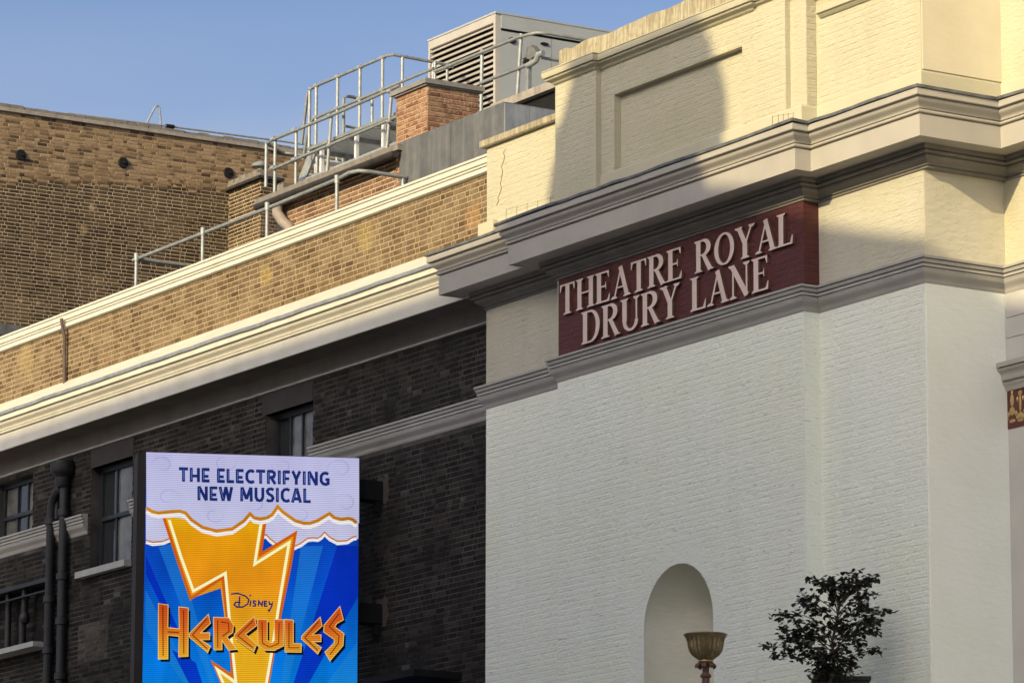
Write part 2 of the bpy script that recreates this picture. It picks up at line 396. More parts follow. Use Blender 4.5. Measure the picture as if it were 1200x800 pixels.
def grid(mb, x0, x1, y0, y1, z0, z1, holes):
    """solid wall slab with rectangular openings, no overlapping pieces"""
    xs = sorted({x0, x1, *[h[0] for h in holes], *[h[1] for h in holes]})
    for a, b in zip(xs, xs[1:]):
        cuts = sorted([(h[2], h[3]) for h in holes if h[0] <= a and h[1] >= b])
        z = z0
        for c0, c1 in cuts:
            if c0 > z: mb.box(a, b, y0, y1, z, c0)
            z = c1
        if z < z1: mb.box(a, b, y0, y1, z, z1)
    return mb

# ------------------------------------------------------------------ key planes of the theatre
Y0, Y1, YR, YW = 31.216, 30.99, 32.38, 31.601
XL, XA, XB, XR = -50.08, -48.0, -42.655, -40.615

# ------------------------------------------------------------------ setting: ground, road, pavements
structure(MB().box(-700, 700, -500, 900, -1, 0).build('ground', MT['ground']))
structure(MB().box(-300, 300, 12.5, 24.5, .0, .004).build('road', MT['asphalt']))
structure(MB().box(-300, 300, 24.5, 31.5, .0, .13).build('pavement', MT['paving']))
structure(MB().box(-300, 300, 9.2, 12.5, .0, .13).build('pavement', MT['paving']))

# ------------------------------------------------------------------ the house across the street whose roofline shades the theatre
opp = thing('terraced_house', 'stone house across the street with a chimney stack, outside the picture', 'house', (-45, 5, 0))
YO = 9.0
front = [(-60, YO, 0), (-28, YO, 0), (-28, YO, 21.3), (-31.7, YO, 22.30), (-34.4, YO, 23.03), (-36.0, YO, 23.40), (-40.0, YO, 23.70), (-60, YO, 23.70)]
MB().prism(front, (0, -5, 0)).build('wall', MT['opp'], opp)
st_ = [(-40.22, YO+.02, 23.3), (-36.0, YO+.02, 23.3), (-36.12, YO+.02, 24.4), (-36.15, YO+.02, 24.95), (-36.38, YO+.02, 25.62), (-36.55, YO+.02, 25.85),
       (-39.25, YO+.02, 25.86), (-39.32, YO+.02, 25.7), (-39.6, YO+.02, 25.15), (-40.06, YO+.02, 25.1), (-40.2, YO+.02, 24.6)]
MB().prism(st_, (0, -.4, 0)).build('chimney', MT['opp'], opp)

# ------------------------------------------------------------------ theatre block
th = thing('theatre', 'cream painted brick theatre block with heavy beige cornice, attic and arched niche', 'theatre', (-45, 32, 0))
NX, NR, NZ = -45.31, .745, 9.10
ZC0, ZC1 = 13.79, 14.68          # cornice bottom / top
w = MB(); lo = MB()
ZS = 12.55
w.box(XL, XA, Y0, 35, ZS, 16.05); lo.box(XL, XA, Y0, 35, 0, ZS)
lo.box(XA, NX-NR, Y1, 35, 0, 10.2); lo.box(NX+NR, XB, Y1, 35, 0, 10.2)
lo.box(NX-NR, NX+NR, Y1, 35, 0, 7.0)
K = 20
for i in range(K):
    a0, a1 = math.pi*(1-i/K), math.pi*(1-(i+1)/K)
    p0 = (NX+NR*math.cos(a0), Y1, NZ+NR*math.sin(a0)); p1 = (NX+NR*math.cos(a1), Y1, NZ+NR*math.sin(a1))
    b = len(lo.v); lo.v += [p0, p1, (p1[0], Y1, 10.2), (p0[0], Y1, 10.2)]; lo.f.append((b, b+1, b+2, b+3))
lo.box(XA, XB, Y1, 35, 10.2, ZS); w.box(XA, XB, Y1, 35, ZS, 14.64)
lo.box(XB, XR, Y0, 35, 0, ZS); w.box(XB, XR, Y0, 35, ZS, 18.2)
MB().box(XR+.0, -22, YR, 36, 0, ZS).build('loggia_wall', MT['grey_stone'], th); w.box(XR, -22, YR, 36, ZS, 18.2)
lo.build('lower_wall', MT['white'], th)
MB().box(XL+.0005, XA, Y0-.0015, Y0-.0003, 12.8, 13.9).build('frieze_band', MT['frieze'], th)
MB().box(XB+.001, XR-.0005, Y0-.0015, Y0-.0003, 12.8, 13.9).build('frieze_band', MT['frieze'], th)
# attic of the centre bay: recessed panel with a deep head
px0, px1, pz0, pz1, PD = -46.68, -43.87, 15.02, 16.0, .10
XS = -42.975
ya = Y1
w.box(XA+.02, px0, ya, 34.5, 14.64, 16.42); w.box(px1, XS, ya, 34.5, 14.64, 16.42)
w.box(px0, px1, ya, 34.5, 14.64, pz0); w.box(px0, px1, ya, 34.5, pz1, 16.42)
w.box(px0, px1, ya+PD, 34.5, pz0, pz1)
w.box(XS, XB, ya+.075, 34.5, 14.64, 16.42)
wall = w.build('wall', MT['cream'], th)
# niche lining: half cylinder and quarter dome
nb = MB(); NA = 14; NZs = 8
for i in range(NA+1):
    t = math.pi*i/NA
    nb.v.append((NX-NR*math.cos(t), Y1+NR*math.sin(t), 7.0))
for j in range(NZs+1):
    ph = math.pi/2*j/NZs
    for i in range(NA+1):
        t = math.pi*i/NA
        rr = NR
        x = -math.cos(t)*rr; d = math.sin(t)*rr
        # quarter sphere: rotate the rim arc about X
        nb.v.append((NX+x, Y1+d*math.cos(ph), NZ+d*math.sin(ph)))
for j in range(NZs+1):
    for i in range(NA):
        a = j*(NA+1)+i; nb.f.append((a, a+1, a+NA+2, a+NA+1))
nb.build('niche', MT['niche'], th, True)
# pilaster strip at the left of the attic
MB().box(-47.93, -46.98, Y1-.08, Y1-.001, 14.66, 16.42).build('pilaster', MT['cream'], th)

path = [(XL, YW+.25), (XL, Y0), (XA, Y0), (XA, Y1), (XB, Y1), (XB, Y0), (XR, Y0), (XR, YR), (-22, YR)]
cpath = [(XL, YW+.25), (XL, Y0), (XA, Y0), (XA, Y1), (XB+.03, Y1), (XB+.03, Y0), (XR+.09, Y0), (XR+.09, YR), (-22, YR)]
def arc(c, r, a0, a1, n=6):
    return [(c[0]+r*math.cos(R(a0+(a1-a0)*i/n)), c[1]+r*math.sin(R(a0+(a1-a0)*i/n))) for i in range(n+1)]
def cyma(w0, z0, w1, z1, n=8):
    out = []
    for i in range(n+1):
        t = i/n; s_ = t-math.sin(2*math.pi*t)/(2*math.pi)*.85
        out.append((w0+(w1-w0)*s_, z0+(z1-z0)*t))
    return out
bed = [(-.2, 13.835), (.010, 13.835), (.022, 13.838), (.024, 13.856), (.010, 13.860), (.010, 13.872)] + cyma(.03, 13.872, .12, 13.955)[::1] + [(.125, 13.958), (.105, 13.960), (.105, 13.974), (.14, 13.974)] + arc((.14, 13.996), .022, -90, 90, 5)[1:] + [(.15, 14.02), (.17, 14.024), (.17, 14.076), (-.2, 14.076)]
soff = [(.14, 14.078), (.43, 14.078), (.43, 14.066), (.46, 14.066), (.46, 14.318), (.435, 14.318), (.435, 14.333), (.468, 14.333)] + arc((.468, 14.352), .019, -80, 80, 6) + [(.466, 14.371), (.44, 14.371), (.44, 14.386), (.468, 14.386)] + cyma(.47, 14.387, .546, 14.484) + [(.55, 14.488), (.52, 14.488), (.52, 14.506), (.572, 14.506), (.58, 14.512), (.58, 14.583)]
prof = soff+[(.56, 14.590), (-.2, 14.66), (-.2, 14.09)]
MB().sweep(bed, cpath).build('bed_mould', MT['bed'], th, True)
MB().sweep(prof, cpath).build('cornice', MT['trim'], th, True)
MB().sweep([(-.005, 14.668), (.595, 14.594), (.60, 14.592), (.60, 14.625), (.59, 14.632), (-.005, 14.70)], dense(cpath, .35), wob=.009).build('flashing', MT['lead_dark'], th)
sprof = [(-.2, 12.505), (.004, 12.505), (.012, 12.520)] + cyma(.015, 12.524, .085, 12.652) + [(.090, 12.656), (.090, 12.668), (.052, 12.668), (.052, 12.684), (.090, 12.684), (.090, 12.714), (.060, 12.714), (.060, 12.729), (.100, 12.729), (.104, 12.745), (.113, 12.764), (.080, 12.764), (.080, 12.778), (.122, 12.778), (.122, 12.806), (-.2, 12.84)]
MB().sweep(sprof, path).build('string_course', MT['string'], th, True)
# attic plinth and its cornice
apath = [(XL, YW+.25), (XL, Y0), (XA, Y0), (XA, Y1), (XB, Y1), (XB, Y0), (XR, Y0), (XR, YR), (-22, YR)]
MB().sweep([(-.1, 14.64), (.014, 14.64), (.014, 14.995), (.006, 15.01), (-.1, 15.015)], apath).build('plinth', MT['cream_smooth'], th)
MB().box(XL-.085, XL+.3, Y0-.085, Y0+.2, 14.7, 15.0).build('plinth', MT['cream_smooth'], th)
acor = [(-.1, 16.385), (.012, 16.385), (.02, 16.395)] + cyma(.025, 16.397, .10, 16.455) + [(.105, 16.458), (.075, 16.458), (.075, 16.474), (.118, 16.474), (.125, 16.50), (.132, 16.545), (.10, 16.545), (.10, 16.558), (.125, 16.558), (.125, 16.57), (-.1, 16.60)]
acp = [(-47.93, 33.5), (-47.93, Y1-.085), (-46.98, Y1-.085), (-46.98, Y1-.005), (-43.62, Y1-.005), (-43.62, Y1+.05), (-42.2, Y1+.05)]
MB().sweep(acor, acp).build('attic_cornice', MT['cream_smooth'], th, True)
# weathered blocking course above the attic cornice, its top edge uneven
bc = MB(); x = -47.96
xs = [x]
while x < -42.2: x += random.uniform(.12, .4); xs.append(min(x, -42.2))
zt = [16.845+random.uniform(-.02, .025) for _ in xs]
for a, b_, z0_, z1_ in zip(xs, xs[1:], zt, zt[1:]):
    if b_-a < .01: continue
    bc.prism([(a, Y1-.01, 16.58), (b_, Y1-.01, 16.58), (b_, Y1+.0, z1_), (a, Y1+.0, z0_)], (0, .45, 0))
bc.build('blocking_course', MT['cream_stained'], th)
for a in xs[1:-1:2]:
    pass
# coping of the low attic at the left end
cop = [(-.3, 16.035), (.06, 16.035), (.075, 16.05), (.075, 16.125), (.06, 16.135), (-.3, 16.165)]
xx = [-50.08, -49.36, -48.62, -48.0]
for k in range(3):
    a, b_ = xx[k]+(0.004 if k else 0), xx[k+1]-.004
    if k == 0: MB().sweep(cop, [(XL, YW+.6), (XL, Y0), (b_, Y0)]).build('coping_stone', MT['cream_stained'], th)
    else: MB().sweep(cop, [(a, Y0), (b_, Y0)]).build('coping_stone', MT['cream_stained'], th)
# label mould over the right attic panel
MB().sweep([(-.05, 16.075), (.02, 16.075), (.05, 16.10), (.06, 16.115), (.085, 16.12), (.085, 16.16), (.07, 16.17), (-.05, 16.24)], [(-42.55, Y0), (XR+.0, Y0)]).build('label_mould', MT['cream_smooth'], th)
# smooth corner pilaster face on the return, and edge bead
MB().box(XR, XR+.012, Y0+.012, YR-.001, 15.03, 18.1).build('render_panel', MT['sunlit_return_render'], th)
MB().box(XR, XR+.012, Y0+.012, YR-.001, 6, 12.504).build('render_panel', MT['white_smooth'], th)
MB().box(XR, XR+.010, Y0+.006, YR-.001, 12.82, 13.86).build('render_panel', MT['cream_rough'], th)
# crack in the low attic
cr = MB(); pts = []
for i in range(17):
    t = i/16; pts.append((-49.63-.16*t+random.uniform(-.045, .045), 15.93-.72*t, random.uniform(.002, .008)))
for (x, z, ww) in pts: cr.v += [(x-ww, Y0-.0085, z), (x+ww, Y0-.0085, z), (x+ww, Y0-.004, z), (x-ww, Y0-.004, z)]
for i in range(16):
    a = 4*i
    for k in range(4): cr.f.append((a+k, a+(k+1) % 4, a+4+(k+1) % 4, a+4+k))
cr.build('crack', MT['crack'], th)

# painted brick faces
PK = dict(pr=.0033, ch=.0055, jit=.0024)
PA = dict(pr=.0027, ch=.0055, jit=.0022)
def niche_clear(u, z):
    if z < NZ: return abs(u-NX) > NR+.27
    return math.hypot(u-NX, z-NZ) > NR+.27
lay(th, 'X', Y0, XB+.005, XR-.004, 8.0, 12.5, MT['white'], keep=130, zvis=(8.6, 12.5), **PK)
lay(th, 'X', Y0, XB+.005, XR-.004, 12.84, 13.835, MT['frieze'], keep=60, **PK)
lay(th, 'X', Y0, XB+.005, XR-.004, 15.03, 16.06, MT['cream'], keep=110, **PA)
lay(th, 'X', Y0, XB+.005, XR-.004, 16.25, 18, MT['cream'], keep=0, **PA)
lay(th, 'X', Y1, XA, XB, 8.0, 12.5, MT['white'], keep=0, test=niche_clear, **PK)
lay(th, 'X', Y0, XL, XA-.004, 8.0, 12.5, MT['white'], keep=0, **PK)
lay(th, 'X', Y0, XL, XA-.004, 12.84, 13.835, MT['frieze'], keep=0, **PK)
lay(th, 'X', Y0, XL, XA-.004, 15.03, 16.03, MT['cream'], keep=0, **PA)
lay(th, 'X', Y1, -46.97, XS, 15.03, 16.385, MT['cream'], keep=0, holes=[(px0, px1, pz0, pz1)], **PA)
lay(th, 'X', Y1+PD, px0+.002, px1-.002, pz0, pz1, MT['cream'], keep=0, **PA)
lay(th, 'X', Y1-.08, -47.93, -46.98, 15.03, 16.385, MT['cream'], keep=0, **PA)
lay(th, 'Y', XB, Y1+.08, Y0-.002, 15.03, 16.4, MT['cream'], keep=0, **PA)

# right-hand wall: ashlar joints, loggia cornice and gilded frieze
rs = MB()
zs = [11.3, 11.66, 12.02, 12.38, 12.5]
for a, b_ in zip(zs, zs[1:]): pass
for k, (a, b_) in enumerate(((12.222, 12.5), (11.982, 12.212), (11.70, 11.972))):
    MB().box(XR+.016, -38.9, YR-.02, YR-.001, a, b_).build('ashlar_block', MT['grey_stone'], th)
lp = [(-.1, 11.36), (.03, 11.36), (.035, 11.38)] + cyma(.04, 11.385, .075, 11.45) + [(.085, 11.455), (.055, 11.455), (.055, 11.472), (.085, 11.472), (.095, 11.485), (.095, 11.53)] + cyma(.10, 11.535, .15, 11.60) + [(.155, 11.605), (.125, 11.605), (.125, 11.62), (.165, 11.62), (.165, 11.675), (-.1, 11.72)]
MB().sweep(lp, [(XR+.012, YR), (-22, YR)]).build('loggia_cornice', MT['string'], th, True)
fz = MB().box(XR+.013, -22, YR-.012, YR-.001, 10.92, 11.36).build('frieze', MT['red'], th)
gb = MB()
def blob(x, z, rx, rz, d=.012):
    b = len(gb.v); n_ = 8
    gb.v.append((x, YR-.012-d, z))
    for j in range(n_): t = 2*math.pi*j/n_; gb.v.append((x+rx*math.cos(t), YR-.0121, z+rz*math.sin(t)))
    for j in range(n_): gb.f.append((b, b+1+(j+1) % n_, b+1+j))
for k in range(60):
    cx = XR+.10+k*.30
    for (dx, dz, rx, rz) in ((0, .10, .035, .075), (0, -.02, .05, .05), (0, .19, .02, .04), (-.07, -.05, .03, .03), (.07, -.05, .03, .03), (-.11, -.10, .045, .025), (.11, -.10, .045, .025), (.15, .05, .022, .11), (.15, .16, .04, .03), (.15, -.08, .05, .03), (0, -.13, .06, .02), (.15, -.14, .06, .018), (.10, .10, .018, .03), (.20, .10, .018, .03)):
        blob(cx+dx, 11.14+dz*1.05, rx, rz*1.05)
gb.build('gilded_ornament', MT['gold'], th)

# terrace in front, carrying the lamp and the shrub (below the picture)
pt = MB(); pt.box(-49, -38, 28.6, Y1-.002, 6.5, 7.0)
pt.build('terrace', MT['string'], th)
for k in range(6):
    MB().lathe(-48.4+k*2.0, 29.1, [(.34, .13), (.34, .4), (.28, .45), (.25, 6.0), (.34, 6.2), (.34, 6.498)], 20).build('column', MT['string'], th, True)

# ------------------------------------------------------------------ theatre sign: red painted field and raised letters
sg = thing('theatre_sign', 'dark red painted sign field with raised pale letters reading THEATRE ROYAL DRURY LANE', 'sign', (-45.3, Y1, 12.84))
pan = MB().box(XA+.03, XB+.006, Y1-.005, Y1-.0005, 12.83, 13.845).box(XB+.0005, XB+.006, Y1, Y0-.001, 12.83, 13.845).build('panel', MT['red'], sg)
lay(sg, 'X', Y1-.005, XA+.032, XB+.004, 12.84, 13.835, MT['red'], keep=300, uvis=(-47.9, XB), **PK)
lay(sg, 'Y', XB+.006, Y1+.0, Y0-.004, 12.84, 13.835, MT['red'], keep=0, **PK)

def ribbon(mb, pts, wd, y0, y1, closed=False):
    """flat stroke of width wd (number or per-point list) in the (u, v) plane, as prism pieces; mapped by mb.map"""
    n_ = len(pts); P = [Vector(p) for p in pts]
    Ls, Rs = [], []
    for i in range(n_):
        a = P[i-1] if (i or closed) else P[i]; b_ = P[(i+1) % n_] if (i < n_-1 or closed) else P[i]
        d1 = (P[i]-a).normalized() if (P[i]-a).length > 1e-9 else None
        d2 = (b_-P[i]).normalized() if (b_-P[i]).length > 1e-9 else None
        d1 = d1 or d2; d2 = d2 or d1
        n1, n2 = Vector((-d1.y, d1.x)), Vector((-d2.y, d2.x))
        m = (n1+n2)/max(.16, 1+n1.dot(n2))
        ww = (wd[i] if isinstance(wd, (list, tuple)) else wd)/2
        Ls.append(P[i]+m*ww); Rs.append(P[i]-m*ww)
    b = len(mb.v)
    for (l_, r_) in zip(Ls, Rs):
        for y in (y0, y1):
            mb.v.append(mb.map(l_.x, l_.y, y)); mb.v.append(mb.map(r_.x, r_.y, y))
    m_ = n_ if closed else n_-1
    for i in range(m_):
        a = b+4*i; c = b+4*((i+1) % n_)
        mb.f += [(a, c, c+1, a+1), (a+2, a+3, c+3, c+2), (a, a+2, c+2, c), (a+1, c+1, c+3, a+3)]
    if not closed:
        a = b; c = b+4*(n_-1)
        mb.f += [(a, a+1, a+3, a+2), (c, c+2, c+3, c+1)]
def poly(mb, pts, y0, y1):
    b = len(mb.v); n_ = len(pts)
    for y in (y0, y1):
        for p in pts: mb.v.append(mb.map(p[0], p[1], y))
    mb.f.append(tuple(b+i for i in reversed(range(n_)))); mb.f.append(tuple(b+n_+i for i in range(n_)))
    for i in range(n_): j = (i+1) % n_; mb.f.append((b+i, b+j, b+n_+j, b+n_+i))

# roman capitals: height 1, thick stem T, thin stroke H, bracketed serifs
T_, H_ = .172, .068
def serif(x, y, w_, upd): # foot (upd=1) or head (-1) serif centred at x
    return ('p', [(x-w_/2, y), (x+w_/2, y), (x+w_/2, y+.028*upd), (x+T_*.30, y+.085*upd), (x-T_*.30, y+.085*upd), (x-w_/2, y+.028*upd)])
def stem(x, wd=T_): return ('r', [(x, 0), (x, 1)], wd)
def ell(cx, cy, rx, ry, a0, a1, n_=18): return [(cx+rx*math.cos(R(a0+(a1-a0)*i/n_)), cy+ry*math.sin(R(a0+(a1-a0)*i/n_))) for i in range(n_+1)]
def bowl(cx, cy, rx, ry, a0, a1, thick=T_, thin=H_, n_=18):
    pts = ell(cx, cy, rx, ry, a0, a1, n_)
    ws = [thin+(thick-thin)*abs(math.cos(R(a0+(a1-a0)*i/n_)))**1.3 for i in range(n_+1)]
    return ('r', pts, ws)
G = {
 'T': (.66, [stem(.33), serif(.33, 0, .34, 1), ('r', [(.02, .972), (.64, .972)], .056), ('p', [(.02, 1), (.02, .76), (.045, .76), (.10, .945), (.10, 1)]), ('p', [(.64, 1), (.56, 1), (.56, .945), (.615, .76), (.64, .76)])]),
 'H': (.80, [stem(.16), stem(.64), serif(.16, 0, .31, 1), serif(.16, 1, .31, -1), serif(.64, 0, .31, 1), serif(.64, 1, .31, -1), ('r', [(.2, .52), (.6, .52)], .055)]),
 'E': (.64, [stem(.16), serif(.14, 0, .27, 1), serif(.14, 1, .27, -1), ('r', [(.16, .972), (.58, .972)], .056), ('r', [(.16, .028), (.60, .028)], .056), ('r', [(.2, .52), (.46, .52)], .052), ('p', [(.58, 1), (.50, .945), (.555, .78), (.58, .78)]), ('p', [(.62, .24), (.595, .24), (.51, .055), (.60, 0)]), ('p', [(.465, .64), (.445, .64), (.42, .52), (.445, .40), (.465, .40)])]),
 'A': (.78, [('r', [(.13, 0), (.41, .98)], .06), ('r', [(.38, 1), (.655, 0)], .155), serif(.12, 0, .24, 1), serif(.655, 0, .30, 1), ('r', [(.24, .33), (.55, .33)], .052)]),
 'R': (.74, [stem(.16), serif(.16, 0, .31, 1), serif(.13, 1, .24, -1), ('r', [(.16, .972), (.34, .972)], .056), bowl(.33, .745, .23, .228, 90, -90), ('r', [(.18, .517), (.34, .517)], .052), ('r', [(.36, .52), (.63, .0)], [.13, .16]), ('p', [(.52, 0), (.76, 0), (.76, .028), (.66, .06)])]),
 'O': (.80, [bowl(.40, .5, .305, .475, 0, 360, .155, .055, 36)]),
 'Y': (.74, [('r', [(.14, 1), (.38, .44)], .155), ('r', [(.62, 1), (.385, .44)], .062), ('r', [(.37, .48), (.37, 0)], T_), serif(.37, 0, .33, 1), serif(.14, 1, .29, -1), serif(.63, 1, .23, -1)]),
 'L': (.62, [stem(.16), serif(.16, 1, .31, -1), serif(.13, 0, .24, 1), ('r', [(.16, .028), (.57, .028)], .056), ('p', [(.60, .28), (.575, .28), (.49, .055), (.58, 0)])]),
 'D': (.80, [stem(.16), serif(.13, 1, .24, -1), serif(.13, 0, .24, 1), ('r', [(.16, .972), (.38, .972)], .056), ('r', [(.16, .028), (.38, .028)], .056), bowl(.37, .5, .31, .472, 90, -90, .155, .055, 24)]),
 'U': (.78, [('r', [(.16, 1), (.16, .30)], T_), bowl(.395, .30, .235, .275, 180, 360, .13, .075), ('r', [(.63, .30), (.63, 1)], .065), serif(.16, 1, .31, -1), serif(.63, 1, .24, -1)]),
 'N': (.82, [('r', [(.16, 0), (.16, .96)], .06), ('r', [(.13, .98), (.66, .02)], .165), ('r', [(.66, .0), (.66, 1)], .06), serif(.16, 0, .24, 1), serif(.11, 1, .22, -1), serif(.66, 1, .24, -1)]),
}
def line_of_letters(text, x0, x1, z0, hgt, gaps=.02, space=.34):
    adv = sum((G[c][0] if c != ' ' else space)+gaps for c in text)-gaps
    sx = (x1-x0)/adv; x = x0
    for c in text:
        if c == ' ': x += (space+gaps)*sx; continue
        mb = MB(); mb.map = lambda u, v, d, x=x: (x+u*sx, Y1-.010-d, z0+v*hgt)
        for k, g_ in enumerate(G[c][1]):
            d1 = .040+.0006*k
            if g_[0] == 'r': ribbon(mb, g_[1], g_[2], d1, 0.002+.0003*k)
            else: poly(mb, g_[1], d1, 0.002+.0003*k)
        o = mb.build('letter', MT['letter'], sg); o.data.materials.append(MT['letter_side'])
        for p in o.data.polygons:
            ys = [o.data.vertices[v].co.y for v in p.vertices]
            if max(ys)-min(ys) > .01: p.material_index = 1
        x += (G[c][0]+gaps)*sx
line_of_letters('THEATRE ROYAL', -47.875, -42.78, 13.345, .395, space=.42)
line_of_letters('DRURY LANE', -47.375, -43.28, 12.885, .415, space=.36)

# ------------------------------------------------------------------ brick wing to the left
wg = thing('brick_wing', 'long soot-dark brick wing with pale cornice and sunlit brick parapet', 'building', (-60, 32.5, 0))
WX0 = -84
W1, W2, W3 = (-65.62, -64.22, 12.70, 13.72), (-62.20, -60.83, 11.91, 13.50), (-56.70, -55.34, 11.91, 13.49)
LW = (-66.6, -63.62, 10.97, 11.97)
holes = [W1, W2, W3, LW]
wm = MB(); grid(wm, WX0, XL-.002, YW, YW+.45, 0, 13.80, holes)
wm.build('wall', MT['dark_mortar'], wg)
MB().box(WX0, XL-.002, YW, YW+.45, 13.80, 15.86).build('parapet', MT['stock_mortar'], wg)
WORN = (-62.55, -61.55, 10.50, 11.10)
big = holes+[WORN, (W2[0]-.02, W2[1]+.02, 13.50, 13.80), (W3[0]-.1, W3[1]+.0, 13.49, 13.80)]
strz = [(-90, -62.29, 12.5, 12.78), (-60.76, -56.74, 12.5, 12.78), (-55.30, XL, 12.5, 12.78)]
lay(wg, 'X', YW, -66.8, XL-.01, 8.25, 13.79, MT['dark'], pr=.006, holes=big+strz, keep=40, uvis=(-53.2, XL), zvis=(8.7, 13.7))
lay(wg, 'X', YW, -67.0, XL-.01, 15.02, 15.88, MT['stock'], pr=.005, keep=260, bond='flemish', uvis=(-66, XL))
prw = soff[1:]+[(.57, 14.59), (.57, 14.60), (-.2, 14.62), (-.2, 14.09), (.39, 14.09), (.39, 14.082)]
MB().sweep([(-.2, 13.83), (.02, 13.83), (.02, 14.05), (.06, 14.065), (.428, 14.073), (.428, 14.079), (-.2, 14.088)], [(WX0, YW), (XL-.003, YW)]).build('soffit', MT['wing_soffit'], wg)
MB().sweep([(-.2, 13.795), (.02, 13.795), (.038, 13.80), (.042, 13.812), (.038, 13.824), (.02, 13.828), (-.2, 13.828)], [(WX0, YW), (XL-.003, YW)]).build('bead', MT['string'], wg, True)
MB().sweep(prw, [(WX0, YW), (XL-.003, YW)]).build('cornice', MT['white_trim'], wg, True)
MB().sweep([(-.0, 15.02), (.0, 14.64), (.55, 14.605), (.592, 14.605), (.592, 14.63)], [(WX0, YW), (XL-.003, YW)]).build('weathering', MT['white_trim'], wg)
MB().sweep([(.585, 14.587), (.606, 14.587), (.612, 14.60), (.612, 14.632), (.60, 14.645), (.575, 14.655), (.568, 14.648), (.594, 14.634)], dense([(-70, YW), (XL-.003, YW)], .3), wob=.006).build('flashing', MT['lead_pale'], wg)
lay(wg, 'X', YW, WORN[0], WORN[1], WORN[2], WORN[3], MT['worn'], pr=.003, ch=.006, jit=.004, keep=0)
cpr = [(-.35, 15.862), (.03, 15.862), (.058, 15.875), (.066, 15.905), (.058, 15.935), (.022, 15.935), (.022, 15.950), (.064, 15.950), (.068, 15.974), (.035, 15.976), (.035, 15.990), (.075, 15.990), (.080, 16.055), (.045, 16.055), (.045, 16.069), (.088, 16.069), (.09, 16.10), (-.35, 16.13)]
MB().sweep(cpr, [(WX0, YW), (XL-.003, YW)]).build('coping', MT['white_trim'], wg, True)
for (a, b_, _, _) in strz:
    MB().sweep(sprof[:1]+[(q, z-.008) for q, z in sprof[1:]], [(max(a, WX0), YW), (b_ if b_ < XL else XL-.003, YW)]).build('string_course', MT['string'], wg, True)
# lintels, windows
MB().box(W2[0]-.02, W2[1]+.02, YW-.010, YW+.1, 13.50, 13.792).build('lintel', MT['dark_paint'], wg)
MB().box(W3[0]-.1, W3[1], YW-.010, YW+.1, 13.49, 13.792).build('lintel', MT['dark_paint'], wg)
def window(wd, mull, sash_h, blind=(), sill=True):
    x0, x1, z0, z1 = wd
    f = MB(); yf = YW+.16
    f.box(x0, x0+.07, yf, yf+.12, z0, z1); f.box(x1-.07, x1, yf, yf+.12, z0, z1)
    f.box(x0+.07, x1-.07, yf, yf+.12, z1-.07, z1); f.box(x0+.07, x1-.07, yf, yf+.12, z0, z0+.06)
    fr = f.build('window', MT['sash'], wg)
    zm = z0+(z1-z0)*sash_h
    b_ = MB(); b_.box(x0+.07, x1-.07, yf-.01, yf+.06, zm-.03, zm+.03)
    for m in mull: b_.box(x0+(x1-x0)*m-.018, x0+(x1-x0)*m+.018, yf+.012, yf+.06, z0+.06, zm-.03); b_.box(x0+(x1-x0)*m-.018, x0+(x1-x0)*m+.018, yf+.012, yf+.06, zm+.03, z1-.07)
    b_.build('glazing_bar', MT['sash'], fr)
    edges = [x0+.07]+[x0+(x1-x0)*m for m in mull]+[x1-.07]
    for row, (za, zb) in enumerate(((z0+.06, zm-.03), (zm+.03, z1-.07))):
        for k in range(len(edges)-1):
            dy = random.uniform(-.004, .004)
            q = MB(); a, c = edges[k]+(.018 if k else 0), edges[k+1]-(.018 if k < len(edges)-2 else 0)
            q.prism([(a, yf+.04, za), (c, yf+.04+dy, za), (c, yf+.044+dy, zb), (a, yf+.044, zb)], (0, .008, 0))
            q.build('pane', MT['glass_blind' if (row, k) in blind else 'glass'], fr)
    if sill:
        MB().prism([(x0-.25, YW-.13, z0-.105), (x1+.02, YW-.13, z0-.105), (x1+.02, YW-.13, z0-.005), (x0-.25, YW-.13, z0-.005)], (0, .28, .0)).build('sill', MT['sill'], wg)
window(W1, [.36, .62, .9], .46, blind={(0, 0), (0, 2), (1, 0), (1, 2), (1, 3)}, sill=False)
window(W2, [.38, .80], .5, blind={(0, 1), (1, 1)})
window(W3, [.3, .55, .82], .5, blind={(1, 1), (1, 2), (1, 3), (0, 2)}, sill=False)
# blinds seen behind the panes' edges are left out; lower window with an iron grille
x0, x1, z0, z1 = LW
MB().box(x0, x1, YW+.3, YW+.34, z0, z1).build('blocked_opening', MT['dark'], wg)
lay(wg, 'X', YW+.3, x0, x1, z0, z1, MT['dark'], pr=.006, keep=0)
gr = MB(); gr.box(x0, x1, YW-.03, YW+.04, z1-.05, z1+.01)
gr.box(x0, x1-.02, YW-.02, YW+.03, z1-.20, z1-.175)
gr.build('frame', MT['pipe'], wg)
MB().box(x0, x1+.12, YW-.30, YW+.02, z0-.10, z0-.02).build('ledge', MT['sill'], wg)
MB().box(-52.6, -51.28, YW-.75, YW+.02, 9.10, 9.19).build('canopy', MT['black'], wg)

